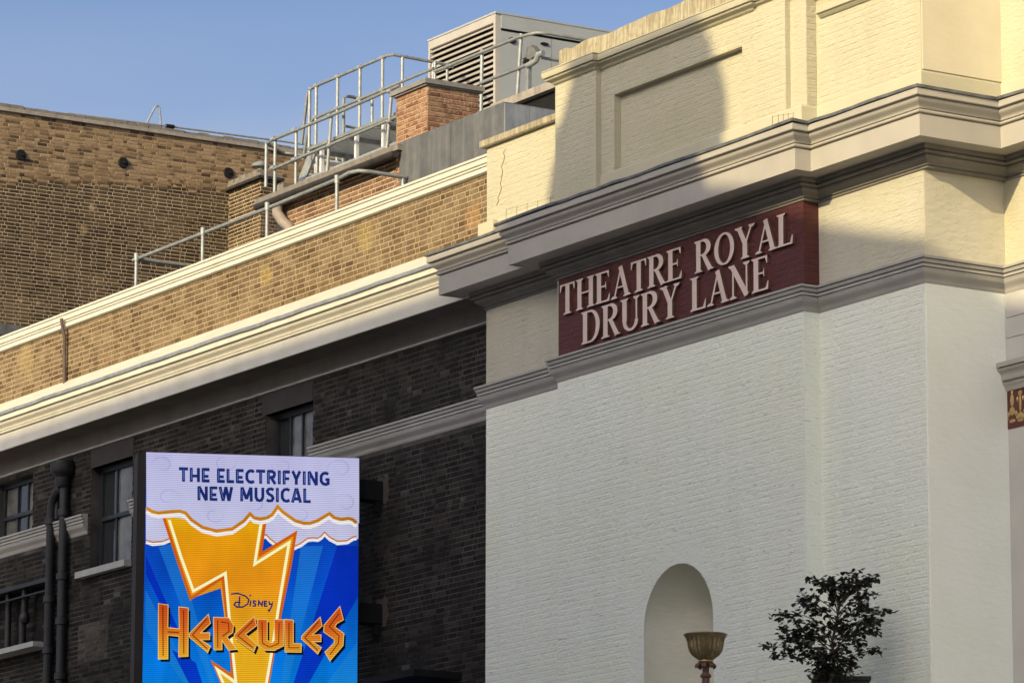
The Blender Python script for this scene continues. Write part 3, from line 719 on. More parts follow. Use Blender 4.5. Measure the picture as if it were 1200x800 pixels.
# rainwater pipes on the dark wall, each a thing of its own
def sock(mb, x, z, r): mb.lathe(x, YW-.10, [(r*.9, z-.06), (r*1.35, z-.05), (r*1.35, z+.05), (r*.9, z+.06)], 14)
p1 = thing('downpipe', 'black cast iron downpipe falling from the hopper head beside the window', 'pipe', (-62.92, YW, 0))
m = MB(); m.tube([(-62.92, YW-.10, .1), (-62.92, YW-.10, 13.42)], .074, 14); m.build('pipe', MT['pipe'], p1, True)
for z in (9.6, 10.35, 11.2, 11.9, 12.9): m = MB(); sock(m, -62.92, z, .074); m.build('collar', MT['pipe'], p1, True)
m = MB(); m.lathe(-62.92, YW-.13, [(.09, 13.30), (.11, 13.34), (.12, 13.45), (.19, 13.52), (.20, 13.54), (.20, 13.66), (.185, 13.67), (.185, 13.70), (.14, 13.71)], 16); m.build('hopper', MT['pipe'], p1, True)
p2 = thing('downpipe', 'bent black pipe with an elbow, just left of the hopper downpipe', 'pipe', (-63.36, YW, 0))
m = MB(); m.tube([(-62.98, YW-.10, 13.30), (-63.10, YW-.10, 13.30), (-63.22, YW-.10, 13.24), (-63.32, YW-.10, 13.12), (-63.36, YW-.10, 12.98), (-63.36, YW-.10, .1)], .074, 14); m.build('pipe', MT['pipe'], p2, True)
for z in (10.2, 10.8, 11.6, 12.82): m = MB(); sock(m, -63.36, z, .074); m.build('collar', MT['pipe'], p2, True)
p3 = MB().tube([(-63.27, YW-.045, 12.85), (-63.27, YW-.045, 13.5), (-63.2, YW-.045, 13.6), (-63.2, YW-.045, 13.79)], .045, 10).build('conduit', MT['pipe'], None, True)
tag(p3, 'thin dark conduit rising to the soffit left of the hopper', 'conduit')
p4 = thing('waste_pipe', 'thin dark waste pipe with a swollen joint in front of the walled up opening', 'pipe', (-64.6, YW, 0))
m = MB(); m.tube([(-64.62, YW+.1, 11.95), (-64.62, YW+.1, 11.55), (-64.68, YW+.1, 11.42), (-64.68, YW+.1, 10.98)], .055, 10); m.build('pipe', MT['pipe'], p4, True)
m = MB(); m.lathe(-64.62, YW+.1, [(.055, 11.38), (.085, 11.42), (.085, 11.5), (.055, 11.56)], 12); m.build('collar', MT['pipe'], p4, True)
p5 = MB().tube([(-65.25, YW+.12, 11.95), (-65.25, YW+.12, 10.98)], .05, 10).build('waste_pipe', MT['pipe'], None, True)
tag(p5, 'straight dark waste pipe at the left edge of the walled up opening', 'pipe')
# brown conductor pipe over the parapet
p6 = MB().tube([(-63.085, YW-.135, 16.0), (-63.085, YW-.10, 15.8), (-63.085, YW-.07, 15.7), (-63.085, YW-.06, 14.96)], .028, 10).build('overflow_pipe', MT['brown_pipe'], None, True)
tag(p6, 'thin brown pipe running down the sunlit brick parapet', 'pipe')

# ------------------------------------------------------------------ roof storey behind the parapet
YB = 33.5
MB().box(-59.6, -53.2, YB, YB+.4, 13.9, 17.42).build('upper_wall', MT['red_mortar'], wg)
lay(wg, 'X', YB, -59.6, -52, 15.5, 17.42, MT['redbrick'], pr=.007, keep=0, holes=[(-56.2, -51, 16.9, 18)])
ev = MB(); ev.box(-60.2, -55.9, YB-.20, YB+.7, 17.49, 17.58)
ev.build('eave', MT['eave'], wg)
gu = MB(); gu.sweep([(.03, 17.47)]+[(.09+.065*math.cos(R(a)), 17.45+.075*math.sin(R(a))) for a in range(180, 361, 20)]+[(.15, 17.465), (.13, 17.455)], [(-60.1, YB-.13), (-55.92, YB-.13)])
gu.build('gutter', MT['gutter'], wg, True)
rp = thing('swan_neck_pipe', 'swan-neck gutter pipe dropping behind the parapet coping', 'pipe', (-59.4, YB, 16))
m = MB(); m.tube([(-59.55, YB-.16, 17.40), (-59.55, YB-.16, 17.25), (-59.45, YB-.12, 17.10), (-59.3, YB-.08, 16.98), (-59.28, YB-.08, 16.8), (-59.28, YB-.08, 15.5)], .085, 12); m.build('pipe', MT['swan'], rp, True)
m = MB(); m.lathe(-59.28, YB-.08, [(.07, 16.74), (.1, 16.76), (.1, 16.86), (.07, 16.88)], 12); m.build('collar', MT['stone_cap'], rp, True)
MB().box(-59.82, -59.62, YB-.02, YB+.16, 17.2, 17.75).build('roof_upstand', MT['eave'], wg)

# chimney and the lead clad upstand
ch = thing('chimney', 'red and yellow brick chimney with a flat stone cap', 'chimney', (-55.8, YB+.44, 14))
cx0, cx1, cy0, cy1 = -56.24, -55.36, YB-.02, YB+.86
MB().box(cx0, cx1, cy0, cy1, 14, 18.36).build('stack', MT['chim_mortar'], ch)
lay(ch, 'X', cy0, cx0, cx1, 16.86, 18.36, MT['chim'], pr=.008, keep=150)
lay(ch, 'Y', cx1, cy0, cy1, 17.3, 18.36, MT['chim'], pr=.008, keep=150)
MB().box(cx0-.05, cx1+.03, cy0-.045, cy1+.04, 18.362, 18.385).build('cap_bed', MT['cap_dark'], ch)
MB().box(cx0-.08, cx1+.06, cy0-.075, cy1+.07, 18.387, 18.46).build('cap', MT['cap_dark'], ch)
ld = thing('lead_upstand', 'grey lead clad box upstand with standing seams beside the chimney', 'roof upstand', (-54, YB+.3, 14))
for k in range(2):
    a = -55.98+k*1.44; MB().box(a+.001, a+1.439, YB-.12, YB+.9, 14.5, 17.62).build('panel', MT['lead'], ld)
    if k: MB().box(a-.006, a+.006, YB-.126, YB+.3, 14.5, 17.624).build('seam', MT['lead'], ld)
xr_ = -55.98+2*1.44
for k in range(3):
    MB().box(xr_, xr_+.02, YB-.12+k*.42+.004, YB-.12+k*.42+.416, 14.5, 17.60).build('panel', MT['lead_pale'], ld)
rh = thing('roof_hatch', 'low grey roof hatch slab with a dark gap under its lid', 'hatch', (-53.2, YB+1.5, 14))
MB().box(-55.0, -53.42, YB+1.0, YB+2.6, 14.5, 18.02).build('curb', MT['black'], rh)
MB().box(-55.1, -53.34, YB+.9, YB+2.7, 18.03, 18.15).build('lid', MT['stone_cap'], rh)

# plant unit
HX0, HX1, HY0, HY1, HZ0, HZ1 = -59.51, -57.52, 36.0, 39.2, 18.0, 20.33
hv = thing('plant_unit', 'large pale grey rooftop plant unit with a louvred end', 'ventilation unit', ((HX0+HX1)/2, 37.5, HZ0))
MB().box(HX0+.02, HX1-.055, HY0+.105, HY1, HZ0, HZ1-.06).build('casing', MT['black'], hv)
fm = MB(); fm.box(HX0, HX0+.045, HY0, HY0+.1, HZ0, HZ1-.13); fm.box(HX1-.06, HX1, HY0, HY0+.1, HZ0, HZ1-.13); fm.box(HX0, HX1, HY0, HY0+.1, HZ1-.13, HZ1)
fm.build('louvre_frame', MT['louvre'], hv)
z = HZ0+.05
while z < HZ1-.19:
    MB().prism([(HX0+.046, HY0+.004, z), (HX0+.046, HY0+.075, z+.075), (HX0+.046, HY0+.088, z+.075), (HX0+.046, HY0+.016, z-.004)], (HX1-HX0-.107, 0, 0)).build('slat', MT['louvre'], hv)
    z += .0905
for a, b_ in ((HY0+.101, HY0+1.02), (HY0+1.03, HY0+2.2), (HY0+2.21, HY1)):
    MB().box(HX1-.05, HX1, a, b_, HZ0, HZ1-.26).build('side_panel', MT['hvac'], hv)
MB().box(HX1-.05, HX1+.012, HY0+.101, HY1, HZ1-.22, HZ1).build('side_panel', MT['hvac'], hv)
MB().box(HX1-.05, HX1-.01, HY0+.101, HY1, HZ1-.26, HZ1-.22).build('seam', MT['black'], hv)
MB().box(HX0-.01, HX1+.02, HY0-.012, HY1, HZ1+.002, HZ1+.03).build('roof_sheet', MT['hvac'], hv)
def oval(y, z, ry, rz, nm):
    q = MB(); q.prism([(HX1, y+ry*math.cos(R(t)), z+rz*math.sin(R(t))) for t in range(0, 360, 24)], (.02, 0, 0)); q.build(nm, MT['black'], hv)
oval(HY0+.30, HZ1-.39, .065, .05, 'port'); oval(HY0+1.02-.13, HZ1-.36, .075, .025, 'port')

# ------------------------------------------------------------------ far brick building
XF = -80.53
fb = thing('rear_building', 'tall weathered brown brick wall rising behind the parapet', 'building', (XF, 44, 0))
FZ = 24.06
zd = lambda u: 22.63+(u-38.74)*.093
MB().box(XF-12, XF, 30, 60, 0, FZ).build('wall', MT['far_mortar'], fb)
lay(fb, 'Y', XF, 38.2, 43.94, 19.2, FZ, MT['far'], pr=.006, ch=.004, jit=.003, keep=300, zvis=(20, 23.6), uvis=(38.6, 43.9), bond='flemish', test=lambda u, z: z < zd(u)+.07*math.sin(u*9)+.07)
q = MB(); 
# the upper field is older work smeared with mortar: a skin a little proud, with bricks showing through
q.prism([(XF+.001, 38.2, zd(38.2)), (XF+.001, 43.94, zd(43.94)), (XF+.001, 46, zd(43.94)), (XF+.001, 46, FZ), (XF+.001, 38.2, FZ)], (.002, 0, 0))
q.build('mortar_smear', MT['far_up_mortar'], fb)
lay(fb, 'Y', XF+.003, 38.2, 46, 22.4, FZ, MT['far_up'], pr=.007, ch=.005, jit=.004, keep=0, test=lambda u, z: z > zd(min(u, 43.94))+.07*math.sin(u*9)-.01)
cpk = MB(); cpk.box(XF-.5, XF+.07, 30, 60, FZ+.002, FZ+.075); cpk.build('coping', MT['stone_cap'], fb)
y = 38.0; 
while y < 46.5:
    d = random.uniform(.24, .34)
    MB().box(XF-.4, XF+.03+random.uniform(-.01, .01), y+.006, y+d-.006, FZ+.077, FZ+.155+random.uniform(-.02, .015)).build('coping_brick', MT['eave'], fb); y += d
for yy, zz in ((39.178, 23.21), (41.481, 23.352), (44.069-.15, 23.455)):
    m = MB(); m.tube([(XF+.0, yy, zz), (XF+.03, yy, zz), (XF+.045, yy, zz)], .12, 16, .105); m.tube([(XF+.045, yy, zz), (XF+.09, yy, zz)], .035, 8)
    m.build('tie_plate', MT['black'], fb)
lf = MB(); lf.prism([(XF+.0, 38.0, 19.4), (XF+.0, 39.35, 19.55), (XF+.0, 39.35, 19.72), (XF+.0, 38.0, 19.72)], (.06, 0, 0)); lf.build('lead_flashing', MT['lead'], fb)
hp = MB().tube([(XF-.1, 42.0, FZ+.1), (XF-.1, 42.24, FZ+.58), (XF-.1, 42.30, FZ+.63), (XF-.1, 42.35, FZ+.58), (XF-.1, 42.40, FZ+.1)], .022, 8).build('ladder_hoop', MT['galv'], None, True)
tag(hp, 'small bent metal hoop standing on the far wall top', 'hoop')
cbm = thing('handrail_pipe', 'thin grey pipe running along the top of the far brick wall', 'pipe', (XF, 42, FZ))
MB().tube([(XF-.05, 40.2, FZ+.165), (XF-.05, 42.5, FZ+.21), (XF-.05, 45.1, FZ+.25), (XF-.05, 46.5, FZ+.255)], .022, 8).build('pipe', MT['galv'], cbm, True)
m = MB(); m.tube([(XF-.05, 42.48, FZ+.21), (XF-.05, 42.66, FZ+.214)], .045, 8); m.build('coupling', MT['black'], cbm, True)
# corner pier
pr_ = thing('brick_pier', 'short brown brick pier with a moulded stone cap at the far wall', 'pier', (-79.85, 44.1, 0))
pyx0, pyx1, pyy0, pyy1 = XF+.0, -79.18, 43.942, 44.33
MB().box(pyx0+.002, pyx1, pyy0, pyy1, 0, 23.06).build('stack', MT['far_mortar'], pr_)
lay(pr_, 'X', pyy0, pyx0+.01, pyx1, 21.0, 23.06, MT['far'], pr=.006, keep=150)
lay(pr_, 'Y', pyx1, pyy0, pyy1, 21.0, 23.06, MT['far'], pr=.008, keep=60)
MB().box(pyx0, pyx1+.10, pyy0-.10, pyy1+.10, 23.062, 23.12).build('cap', MT['gutter'], pr_)
MB().box(pyx0, pyx1+.05, pyy0-.05, pyy1+.05, 23.122, 23.20).build('cap', MT['eave'], pr_)
for k in range(5): MB().box(pyx0+.02+k*.25, pyx0+.25+k*.25, pyy0-.03, pyy1+.02, 23.202, 23.27+random.uniform(0, .03)).build('cap_brick', MT['eave'], pr_)
vc = thing('vent_cowl', 'small grey mushroom vent cowl on top of the far pier', 'vent', (-79.0, 44.3, 23.2))
m = MB(); m.lathe(-79.6, 44.15, [(.07, 23.2), (.07, 23.45), (.05, 23.46)], 14); m.build('neck', MT['stone_cap'], vc, True)
m = MB(); m.lathe(-79.6, 44.15, [(.05, 23.40), (.18, 23.42), (.19, 23.45), (.15, 23.50), (.06, 23.54), (.01, 23.55)], 18); m.build('hood', MT['rail'], vc, True)

# ------------------------------------------------------------------ roof railings and walkway
def bar(root, nm, pts, r, mat='galv'):
    return MB().tube(pts, r, 10).build(nm, MT['rail' if nm == 'rail' and mat == 'galv' else mat], root, True)
rl = thing('parapet_railing', 'single galvanised tube rail on posts just behind the white parapet coping', 'railing', (-59, 32.5, 15.5))
YLr = 32.5
bar(rl, 'rail', [(-62.75, YLr+.04, 17.0), (-60.4, YLr+.04, 17.0), (-58.4, YLr+.04, 17.0), (-56.3, YLr+.04, 17.03), (-56.0, YLr+.04, 17.06), (-55.82, YLr+.10, 17.06), (-55.74, YLr+.24, 17.05), (-55.74, 33.36, 17.04)], .031)
bar(rl, 'rail', [(-62.57, YLr+.05, 16.98), (-62.57, YLr+1.1, 16.98)], .028)
for x in (-62.57, -60.38, -58.36, -56.28):
    bar(rl, 'post', [(x, YLr, 15.3), (x, YLr, 17.06)], .028)
    m = MB(); m.tube([(x, YLr, 16.95), (x, YLr, 17.07)], .04, 10); m.build('clamp', MT['galv'], rl, True)
bar(rl, 'post', [(-55.74, 33.3, 16.3), (-55.74, 33.3, 17.02)], .026)

fr_ = thing('walkway_guardrail', 'front galvanised guardrail with two rails above the gutter left of the chimney', 'guardrail', (-58.5, 33.6, 17.5))
YF = 33.6
bar(fr_, 'rail', [(-60.10, YF+.5, 18.35), (-60.42, YF+.35, 18.45), (-60.40, YF, 18.55), (-60.1, YF-.03, 18.55), (-58.38, YF-.03, 18.55), (-56.3, YF-.03, 18.58)], .026)
bar(fr_, 'rail', [(-60.11, YF-.03, 18.08), (-58.38, YF-.03, 18.10), (-56.3, YF-.03, 18.12)], .026)
for x, zb, zt_, dx in ((-60.39, 17.85, 18.55, 0), (-60.11, 17.6, 18.58, 0), (-59.45, 17.54, 18.55, 0), (-58.37, 17.54, 18.58, -.14), (-56.58, 17.54, 18.6, -.16)):
    bar(fr_, 'post', [(x+dx, YF, zb), (x, YF, zt_)], .026)
bk = thing('back_guardrail', 'tall galvanised guardrail at the rear of the walkway against the sky', 'guardrail', (-59.8, 34.7, 18.2))
YK = 34.7
bar(bk, 'rail', [(-61.22, YK, 18.85), (-61.06, YK, 19.60), (-60.98, YK, 19.69), (-60.82, YK, 19.71), (-58.6, YK, 19.71), (-58.48, YK+.05, 19.71), (-58.46, YK+.2, 19.70), (-58.46, 35.8, 19.68)], .026)
bar(bk, 'rail', [(-61.17, YK, 18.60), (-61.0, YK, 19.10), (-60.85, YK, 19.19), (-58.7, YK, 19.20), (-57.2, YK, 19.20)], .024)
for x in (-60.98, -60.77, -60.10, -59.41, -58.72): bar(bk, 'post', [(x, YK, 18.27), (x, YK, 19.72)], .026)
for y in (34.9, 35.45): bar(bk, 'post', [(-58.46, y, 18.27), (-58.46, y, 19.69)], .024)
bar(bk, 'rail', [(-60.25, 34.9, 18.27), (-60.25, 34.9, 19.42), (-60.24, 34.95, 19.46), (-60.22, 35.35, 19.45)], .026)
bar(bk, 'rail', [(-60.2, 34.9, 18.96), (-60.2, 35.3, 18.95)], .022)
bar(bk, 'post', [(-59.37, 34.9, 18.27), (-59.37, 34.9, 19.2)], .024)
for x in (-60.11, -59.45, -58.37, -56.58):
    for z in (18.10, 18.56): bar(fr_, 'clamp', [(x-.05, YF-.03, z), (x+.05, YF-.03, z)], .036)
for x in (-60.77, -60.10, -59.41, -58.72):
    for z in (19.20, 19.71): bar(bk, 'clamp', [(x-.05, YK, z), (x+.05, YK, z)], .036)
for x in (-60.11, -59.45, -58.51, -56.74): MB().box(x-.07, x+.07, YF-.07, YF+.07, 17.582, 17.60).build('base_plate', MT['galv'], fr_)
dk = thing('roof_walkway', 'grey steel grating walkway on stub posts above the eave', 'walkway', (-58, 34.2, 17.5))
dm = MB()
for k in range(26):
    yy = 33.74+k*.046; dm.box(-59.25, -56.25, yy, yy+.028, 18.225, 18.255)
stuff(dm.build('grating', MT['mesh'], dk))
MB().box(-59.27, -56.25, 33.70, 33.735, 18.215, 18.265).build('edge_beam', MT['rail'], dk)
MB().box(-59.27, -56.25, 34.95, 34.985, 18.215, 18.265).build('edge_beam', MT['rail'], dk)
for x in (-59.2, -58.2, -57.3, -56.4): MB().box(x, x+.05, 33.74, 34.95, 18.16, 18.223).build('bearer', MT['galv'], dk)
bar(dk, 'stringer', [(-59.2, 33.66, 17.74), (-56.3, 33.66, 17.76)], .035)
for x in (-57.85, -57.05, -58.9): MB().box(x, x+.06, 33.70, 33.75, 17.545, 18.18).build('leg', MT['mesh'], dk)
cab = MB(); cab.tube([(-60.1, 33.9, 17.63), (-58.9, 33.95, 17.66), (-57.6, 33.9, 17.64), (-56.3, 33.95, 17.66)], .03, 8)
tag(cab.build('roof_cable', MT['black'], None, True), 'black cable lying on the eave under the walkway', 'cable')
st2 = thing('roof_steps', 'small steel steps with grey side plates at the left end of the walkway', 'steps', (-60.3, 34.1, 17.6))
for yy in (33.95, 34.75):
    MB().prism([(-60.28, yy, 17.62), (-60.02, yy, 17.62), (-59.42, yy, 18.30), (-59.68, yy, 18.30)], (0, .03, 0)).build('side_plate', MT['galv'], st2)
for k in range(3): MB().box(-60.15+k*.2, -59.9+k*.2, 33.985, 34.745, 17.76+k*.2, 17.79+k*.2).build('tread', MT['mesh'], st2)
bar(st2, 'leg', [(-59.5, 34.0, 17.5), (-59.5, 34.0, 18.2)], .028)
bar(st2, 'leg', [(-59.1, 34.3, 17.5), (-59.1, 34.3, 18.2)], .028)
sl_ = MB(); sl_.prism([(-60.3, 33.8, 17.56), (-55.9, 33.8, 17.58), (-55.9, 36.5, 18.0), (-60.3, 36.5, 18.0)], (0, 0, -.05)); sl_.build('upper_roof', MT['felt'], wg)

hr = thing('plant_guardrail', 'galvanised guardrail of two bent rails in front of the plant unit', 'guardrail', (-55.8, 35, 17.8))
YH = 35.0
bar(hr, 'rail', [(-57.6, YH-.03, 19.28), (-55.25, YH-.03, 19.28), (-55.0, YH-.03, 19.26), (-54.82, YH+.02, 19.26), (-54.72, YH+.15, 19.25), (-54.71, 36.6, 19.24)], .026)
bar(hr, 'rail', [(-56.3, YH-.03, 18.81), (-54.86, YH-.03, 18.80)], .026)
bar(hr, 'rail', [(-54.68, YH+.0, 18.85), (-54.66, 36.4, 18.84)], .024)
bar(hr, 'elbow', [(-54.98, YH-.03, 18.79), (-54.83, YH-.03, 18.80), (-54.74, YH-.03, 18.82), (-54.70, YH-.02, 18.90), (-54.60, YH, 18.90)], .045)
for (xa, za), (xb, zb) in (((-56.34, 17.5), (-56.3, 19.33)), ((-55.36, 18.0), (-55.2, 19.33))): bar(hr, 'post', [(xa, YH, za), (xb, YH, zb)], .028)
MB().box(-55.03, -54.96, YH-.03, YH+.03, 18.05, 18.80).build('post', MT['rail'], hr)
bar(hr, 'rail', [(-58.46, YH+.8, 19.66), (-57.25, YH+.05, 19.32)], .024)
bar(hr, 'post', [(-57.66, YH, 18.3), (-57.66, YH, 19.45)], .024)
bar(hr, 'post', [(-57.3, YH, 18.3), (-57.3, YH, 19.32)], .022)
bgm = MB()
bgm.prism([(-55.08, YH-.06, 18.84), (-54.98, YH-.02, 19.11), (-54.90, YH-.02, 19.09), (-54.66, YH-.05, 18.90), (-54.80, YH-.10, 18.84), (-54.93, YH-.12, 18.88)], (0, .10, 0))
bgm.prism([(-54.97, YH-.14, 18.87), (-54.96, YH-.05, 19.07), (-54.88, YH-.13, 18.88)], (.02, .06, 0))
tag(bgm.build('cloth_cover', MT['cover'], None), 'grey cloth bundle tied over the rail corner by the plant unit', 'cover')

# bird wires standing on the cornice edge
for nm, xs_, yy, lab in (('bird_wire', [-48.45, -48.2, -47.95, -47.7, -47.4], Y1-.50, 'thin bird wire on pins along the cornice edge under the low cream attic'),
                         ('bird_wire', [-42.62, -42.5, -42.4, -42.3, -42.2], Y1-.46, 'thin bird wire on pins at the break of the cornice above the sign end')):
    bw = thing(nm, lab, 'bird wire', (xs_[0], yy, 14.63))
    for k, x in enumerate(xs_): MB().tube([(x, yy, 14.62), (x+.01, yy, 14.80-.012*k)], .0025, 5).build('pin', MT['black'], bw)
    MB().tube([(x+.01, yy, 14.79-.012*k) for k, x in enumerate(xs_)], .0016, 5).build('wire', MT['black'], bw)

# ------------------------------------------------------------------ LED billboard on two wall brackets
SW, SZT, SZB = 2.918, 12.315, 7.9
A_ = Vector((-54.41, 28.47)); B_ = Vector((-53.283, 31.162)); sd = (B_-A_).normalized(); sn = Vector((sd.y, -sd.x))   # sn faces the viewer
bb = thing('led_billboard', 'tall lit LED billboard with an orange lightning bolt on blue under pale clouds', 'billboard', (-53.9, 29.8, SZB))
def scr(s, z, d): p = A_+sd*s+sn*d; return (p.x, p.y, z)
def sbox(s0, s1, d0, d1, z0, z1, nm, mat, root=bb):
    m = MB(); b = [scr(s0, z0, d0), scr(s1, z0, d0), scr(s1, z0, d1), scr(s0, z0, d1)]
    m.prism(b, (0, 0, z1-z0)); return m.build(nm, MT[mat], root)
sbox(-.10, SW+.02, -.55, -.012, SZB-.1, SZT+.01, 'cabinet', 'black')
sbox(-.115, -.004, -.60, -.002, SZB-.1, SZT-.0, 'frame', 'dark_paint')
sbox(-.0035, 0, -.03, .006, SZB, SZT, 'frame', 'pipe')
EM = 1/2**S.view_settings.exposure
def led(name, stops, horiz=None, var=.12, amp=.24):
    """emissive print: colour ramp up the height of the screen (its own printed gradient), LED rows"""
    n = N(name); g = n.n('ShaderNodeSeparateXYZ'); n.l(n.pos(), g.inputs[0])
    mr = n.n('ShaderNodeMapRange'); mr.inputs[1].default_value = stops[0][0]; mr.inputs[2].default_value = stops[-1][0]; n.l(g.outputs[2], mr.inputs[0])
    z0, z1 = stops[0][0], stops[-1][0]
    c = n.ramp(mr.outputs[0], [((z-z0)/(z1-z0), srgb(*col)) for z, col in stops])
    ns = n.ramp(n.noise(1.7, 5, n.mapping((1.5, 1.5, .8))), [(.3, (1-var,)*3), (.7, (1, 1, 1))])
    c = n.mix(1, c, ns, 'MULTIPLY')
    sw = n.math('SINE', n.math('MULTIPLY', g.outputs[2], 2*math.pi/.0262))
    k = n.math('ADD', n.math('MULTIPLY', sw, amp), 1-amp*.6)
    em = n.n('ShaderNodeEmission'); n.l(c, em.inputs[0]); n.l(n.math('MULTIPLY', k, EM), em.inputs[1])
    o = [x for x in n.t.nodes if x.type == 'OUTPUT_MATERIAL'][0]; n.l(em.outputs[0], o.inputs[0])
    return n.m
L_ = dict(
 blue=led('print_blue', [(8, (10, 155, 250)), (9.6, (10, 130, 245)), (10.6, (12, 85, 215)), (12.4, (18, 62, 195))], var=.35),
 ray_l=led('print_ray_light', [(8, (25, 160, 245)), (10, (25, 125, 225)), (12, (35, 105, 215))], var=.2),
 ray_d=led('print_ray_dark', [(8, (8, 75, 225)), (10, (8, 55, 205)), (12, (14, 45, 165))], var=.2),
 cloud=led('print_cloud', [(10.9, (212, 212, 244)), (11.6, (205, 206, 242)), (12.4, (200, 198, 240))], var=.1),
 cloud2=led('print_cloud_low', [(10.9, (218, 216, 246)), (12.4, (200, 202, 242))], var=.16),
 curl=led('print_cloud_curl', [(10.9, (198, 194, 240)), (12.4, (190, 186, 237))], var=.15),
 hi=led('print_letter_light', [(10.9, (120, 150, 225)), (12.4, (120, 150, 225))], var=.3),
 white=led('print_white', [(10, (250, 246, 248)), (12, (250, 246, 248))], var=.05),
 goldl=led('print_gold_line', [(10, (225, 140, 25)), (11.2, (225, 135, 22)), (12, (235, 165, 28))], var=.4),
 bolt=led('print_bolt', [(8, (255, 200, 40)), (9.8, (255, 188, 35)), (10.6, (252, 160, 28)), (11.2, (252, 172, 20)), (11.6, (255, 205, 10))], var=.22),
 glow=led('print_bolt_line', [(8, (255, 250, 205)), (12, (255, 252, 190))], var=.04, amp=.12),
 edge=led('print_bolt_edge', [(8, (225, 120, 25)), (12, (225, 95, 20))], var=.15),
 navy=led('print_navy', [(8, (28, 44, 110)), (12, (34, 52, 130))], var=.35),
 ink=led('print_ink', [(8, (14, 16, 26)), (12, (14, 16, 26))], var=.2, amp=.1),
 title=led('print_title', [(9.15, (252, 205, 40)), (9.55, (248, 178, 45)), (9.95, (232, 110, 35)), (10.3, (214, 70, 30))], var=.2),
 tline=led('print_title_line', [(9, (120, 50, 15)), (10.5, (110, 35, 15))], var=.2),
 trim=led('print_title_rim', [(9, (252, 225, 120)), (10.5, (246, 190, 110))], var=.1),
)
def loc(px, py):
    """poster position (in the poster's own flat drawing units) to metres along and up the screen"""
    xl = 171.5-.0225*(py-529); xr = 420.8-.0085*(py-537)
    return (px-xl)/(xr-xl)*SW, SZT-(py-(529.2+(px-171.5)*.0313))*.01172
def pmb():
    m = MB(); m.map = lambda u, v, d: scr(u, v, d); return m
def pp(nm, mat, polys=(), strokes=(), d=.004, root=bb, th_=.0025):
    m = pmb()
    for k, q in enumerate(polys): poly(m, [loc(*p) for p in q], d+.0003*k, d-th_)
    for k, (q, wd) in enumerate(strokes):
        cl = q[0] == q[-1]
        qq = q[:-1] if cl else q
        ws = [x*.01172 for x in wd] if isinstance(wd, (list, tuple)) else wd*.01172
        ribbon(m, [loc(*p) for p in qq], ws, d+.0003*k, d-th_, cl)
    return m.build(nm, L_[mat], root)
scn = pmb(); poly(scn, [(0, SZB), (SW, SZB), (SW, SZT), (0, SZT)], 0, -.01); scn = scn.build('screen', L_['blue'], bb)
def clip_print(nm, mat, polys=(), strokes=(), d=.004): return pp(nm, mat, polys, strokes, d, scn)
fx, fy = 292, 960
def ray_(x0, y0, x1, y1): return [(fx, fy-70), (x0, y0), (x1, y1)]
clip_print('light_ray', 'ray_l', [[(270, 880), (169.6, 690), (169.2, 735)], [(268, 860), (185, 640), (205, 636)], [(318, 870), (352, 640), (378, 640)], [(330, 870), (418.8, 752), (418.6, 800), (418.6, 850)]], d=.004)
clip_print('dark_ray', 'ray_d', [[(262, 860), (170, 650), (170.2, 672)], [(320, 870), (395, 640), (419.6, 640), (419.2, 700)], [(262, 880), (200, 760), (228, 775)]], d=.005)
up_ = [(171, 594.7), (178, 599), (185, 600.5), (200, 599), (210, 598.5), (216.5, 600.5), (223.5, 608.7), (236.3, 617.5), (252.7, 621.8), (271, 619.5), (285, 610), (292, 601.7), (297, 606.5), (304, 608), (312, 606.5), (318, 603), (324.5, 593.5), (331, 600), (336.6, 604), (345, 610), (355, 613), (363, 613), (371.6, 610), (380, 605), (385.6, 601.7), (391, 606.5), (399.6, 608.7), (408, 607.5), (412.6, 608.7), (417.6, 612.8)]
lo_ = [(170.4, 635.5), (178, 638), (190, 637), (200, 633), (240, 634), (280, 634), (311, 629.7), (316, 635), (322.6, 640), (332, 642), (343, 644), (352, 640), (360, 634), (366, 633.5), (372, 634), (376, 631.5), (379.8, 627), (386, 633), (395, 637.8), (406.6, 637), (413, 633), (417.6, 632)]
def between(top, bot): # strip of quads between two polylines
    m = []
    xs_ = sorted({p[0] for p in top} | {p[0] for p in bot})
    def at(L, x):
        if x <= L[0][0]: return L[0][1]
        for a, b_ in zip(L, L[1:]):
            if x <= b_[0]: return a[1]+(b_[1]-a[1])*(x-a[0])/(b_[0]-a[0])
        return L[-1][1]
    for a, b_ in zip(xs_, xs_[1:]): m.append([(a, at(bot, a)), (b_, at(bot, b_)), (b_, at(top, b_)), (a, at(top, a))])
    return m
def strip(nm, mat, top, bot, d):
    m = pmb()
    for q in between(top, bot): poly(m, [loc(*p) for p in q], d, d-.0025)
    return m.build(nm, L_[mat], scn)
sh = lambda L, dy: [(x, y+dy) for x, y in L]
strip('lower_cloud', 'cloud2', sh(up_, 0)+[(419.8, 613.5)], lo_+[(419.6, 632)], .008)
clip_print('cloud_line', 'white', strokes=[(sh(lo_, -.3), 3.2)], d=.0095)
clip_print('cloud_line', 'goldl', strokes=[(sh(lo_, -3.2), 1.5)], d=.0105)
bolt = [(191.5, 607), (204, 606), (218, 609), (228, 617), (240, 622.5), (253, 626), (272, 624), (286, 614), (294, 606), (304, 612), (309.8, 611), (304, 650), (345.5, 625), (339, 664), (327, 721.7), (318, 770.6), (309, 830), (300, 900), (259, 800), (249, 776.5), (271, 791), (268, 768), (257.5, 689), (222.3, 700.7), (206, 652)]
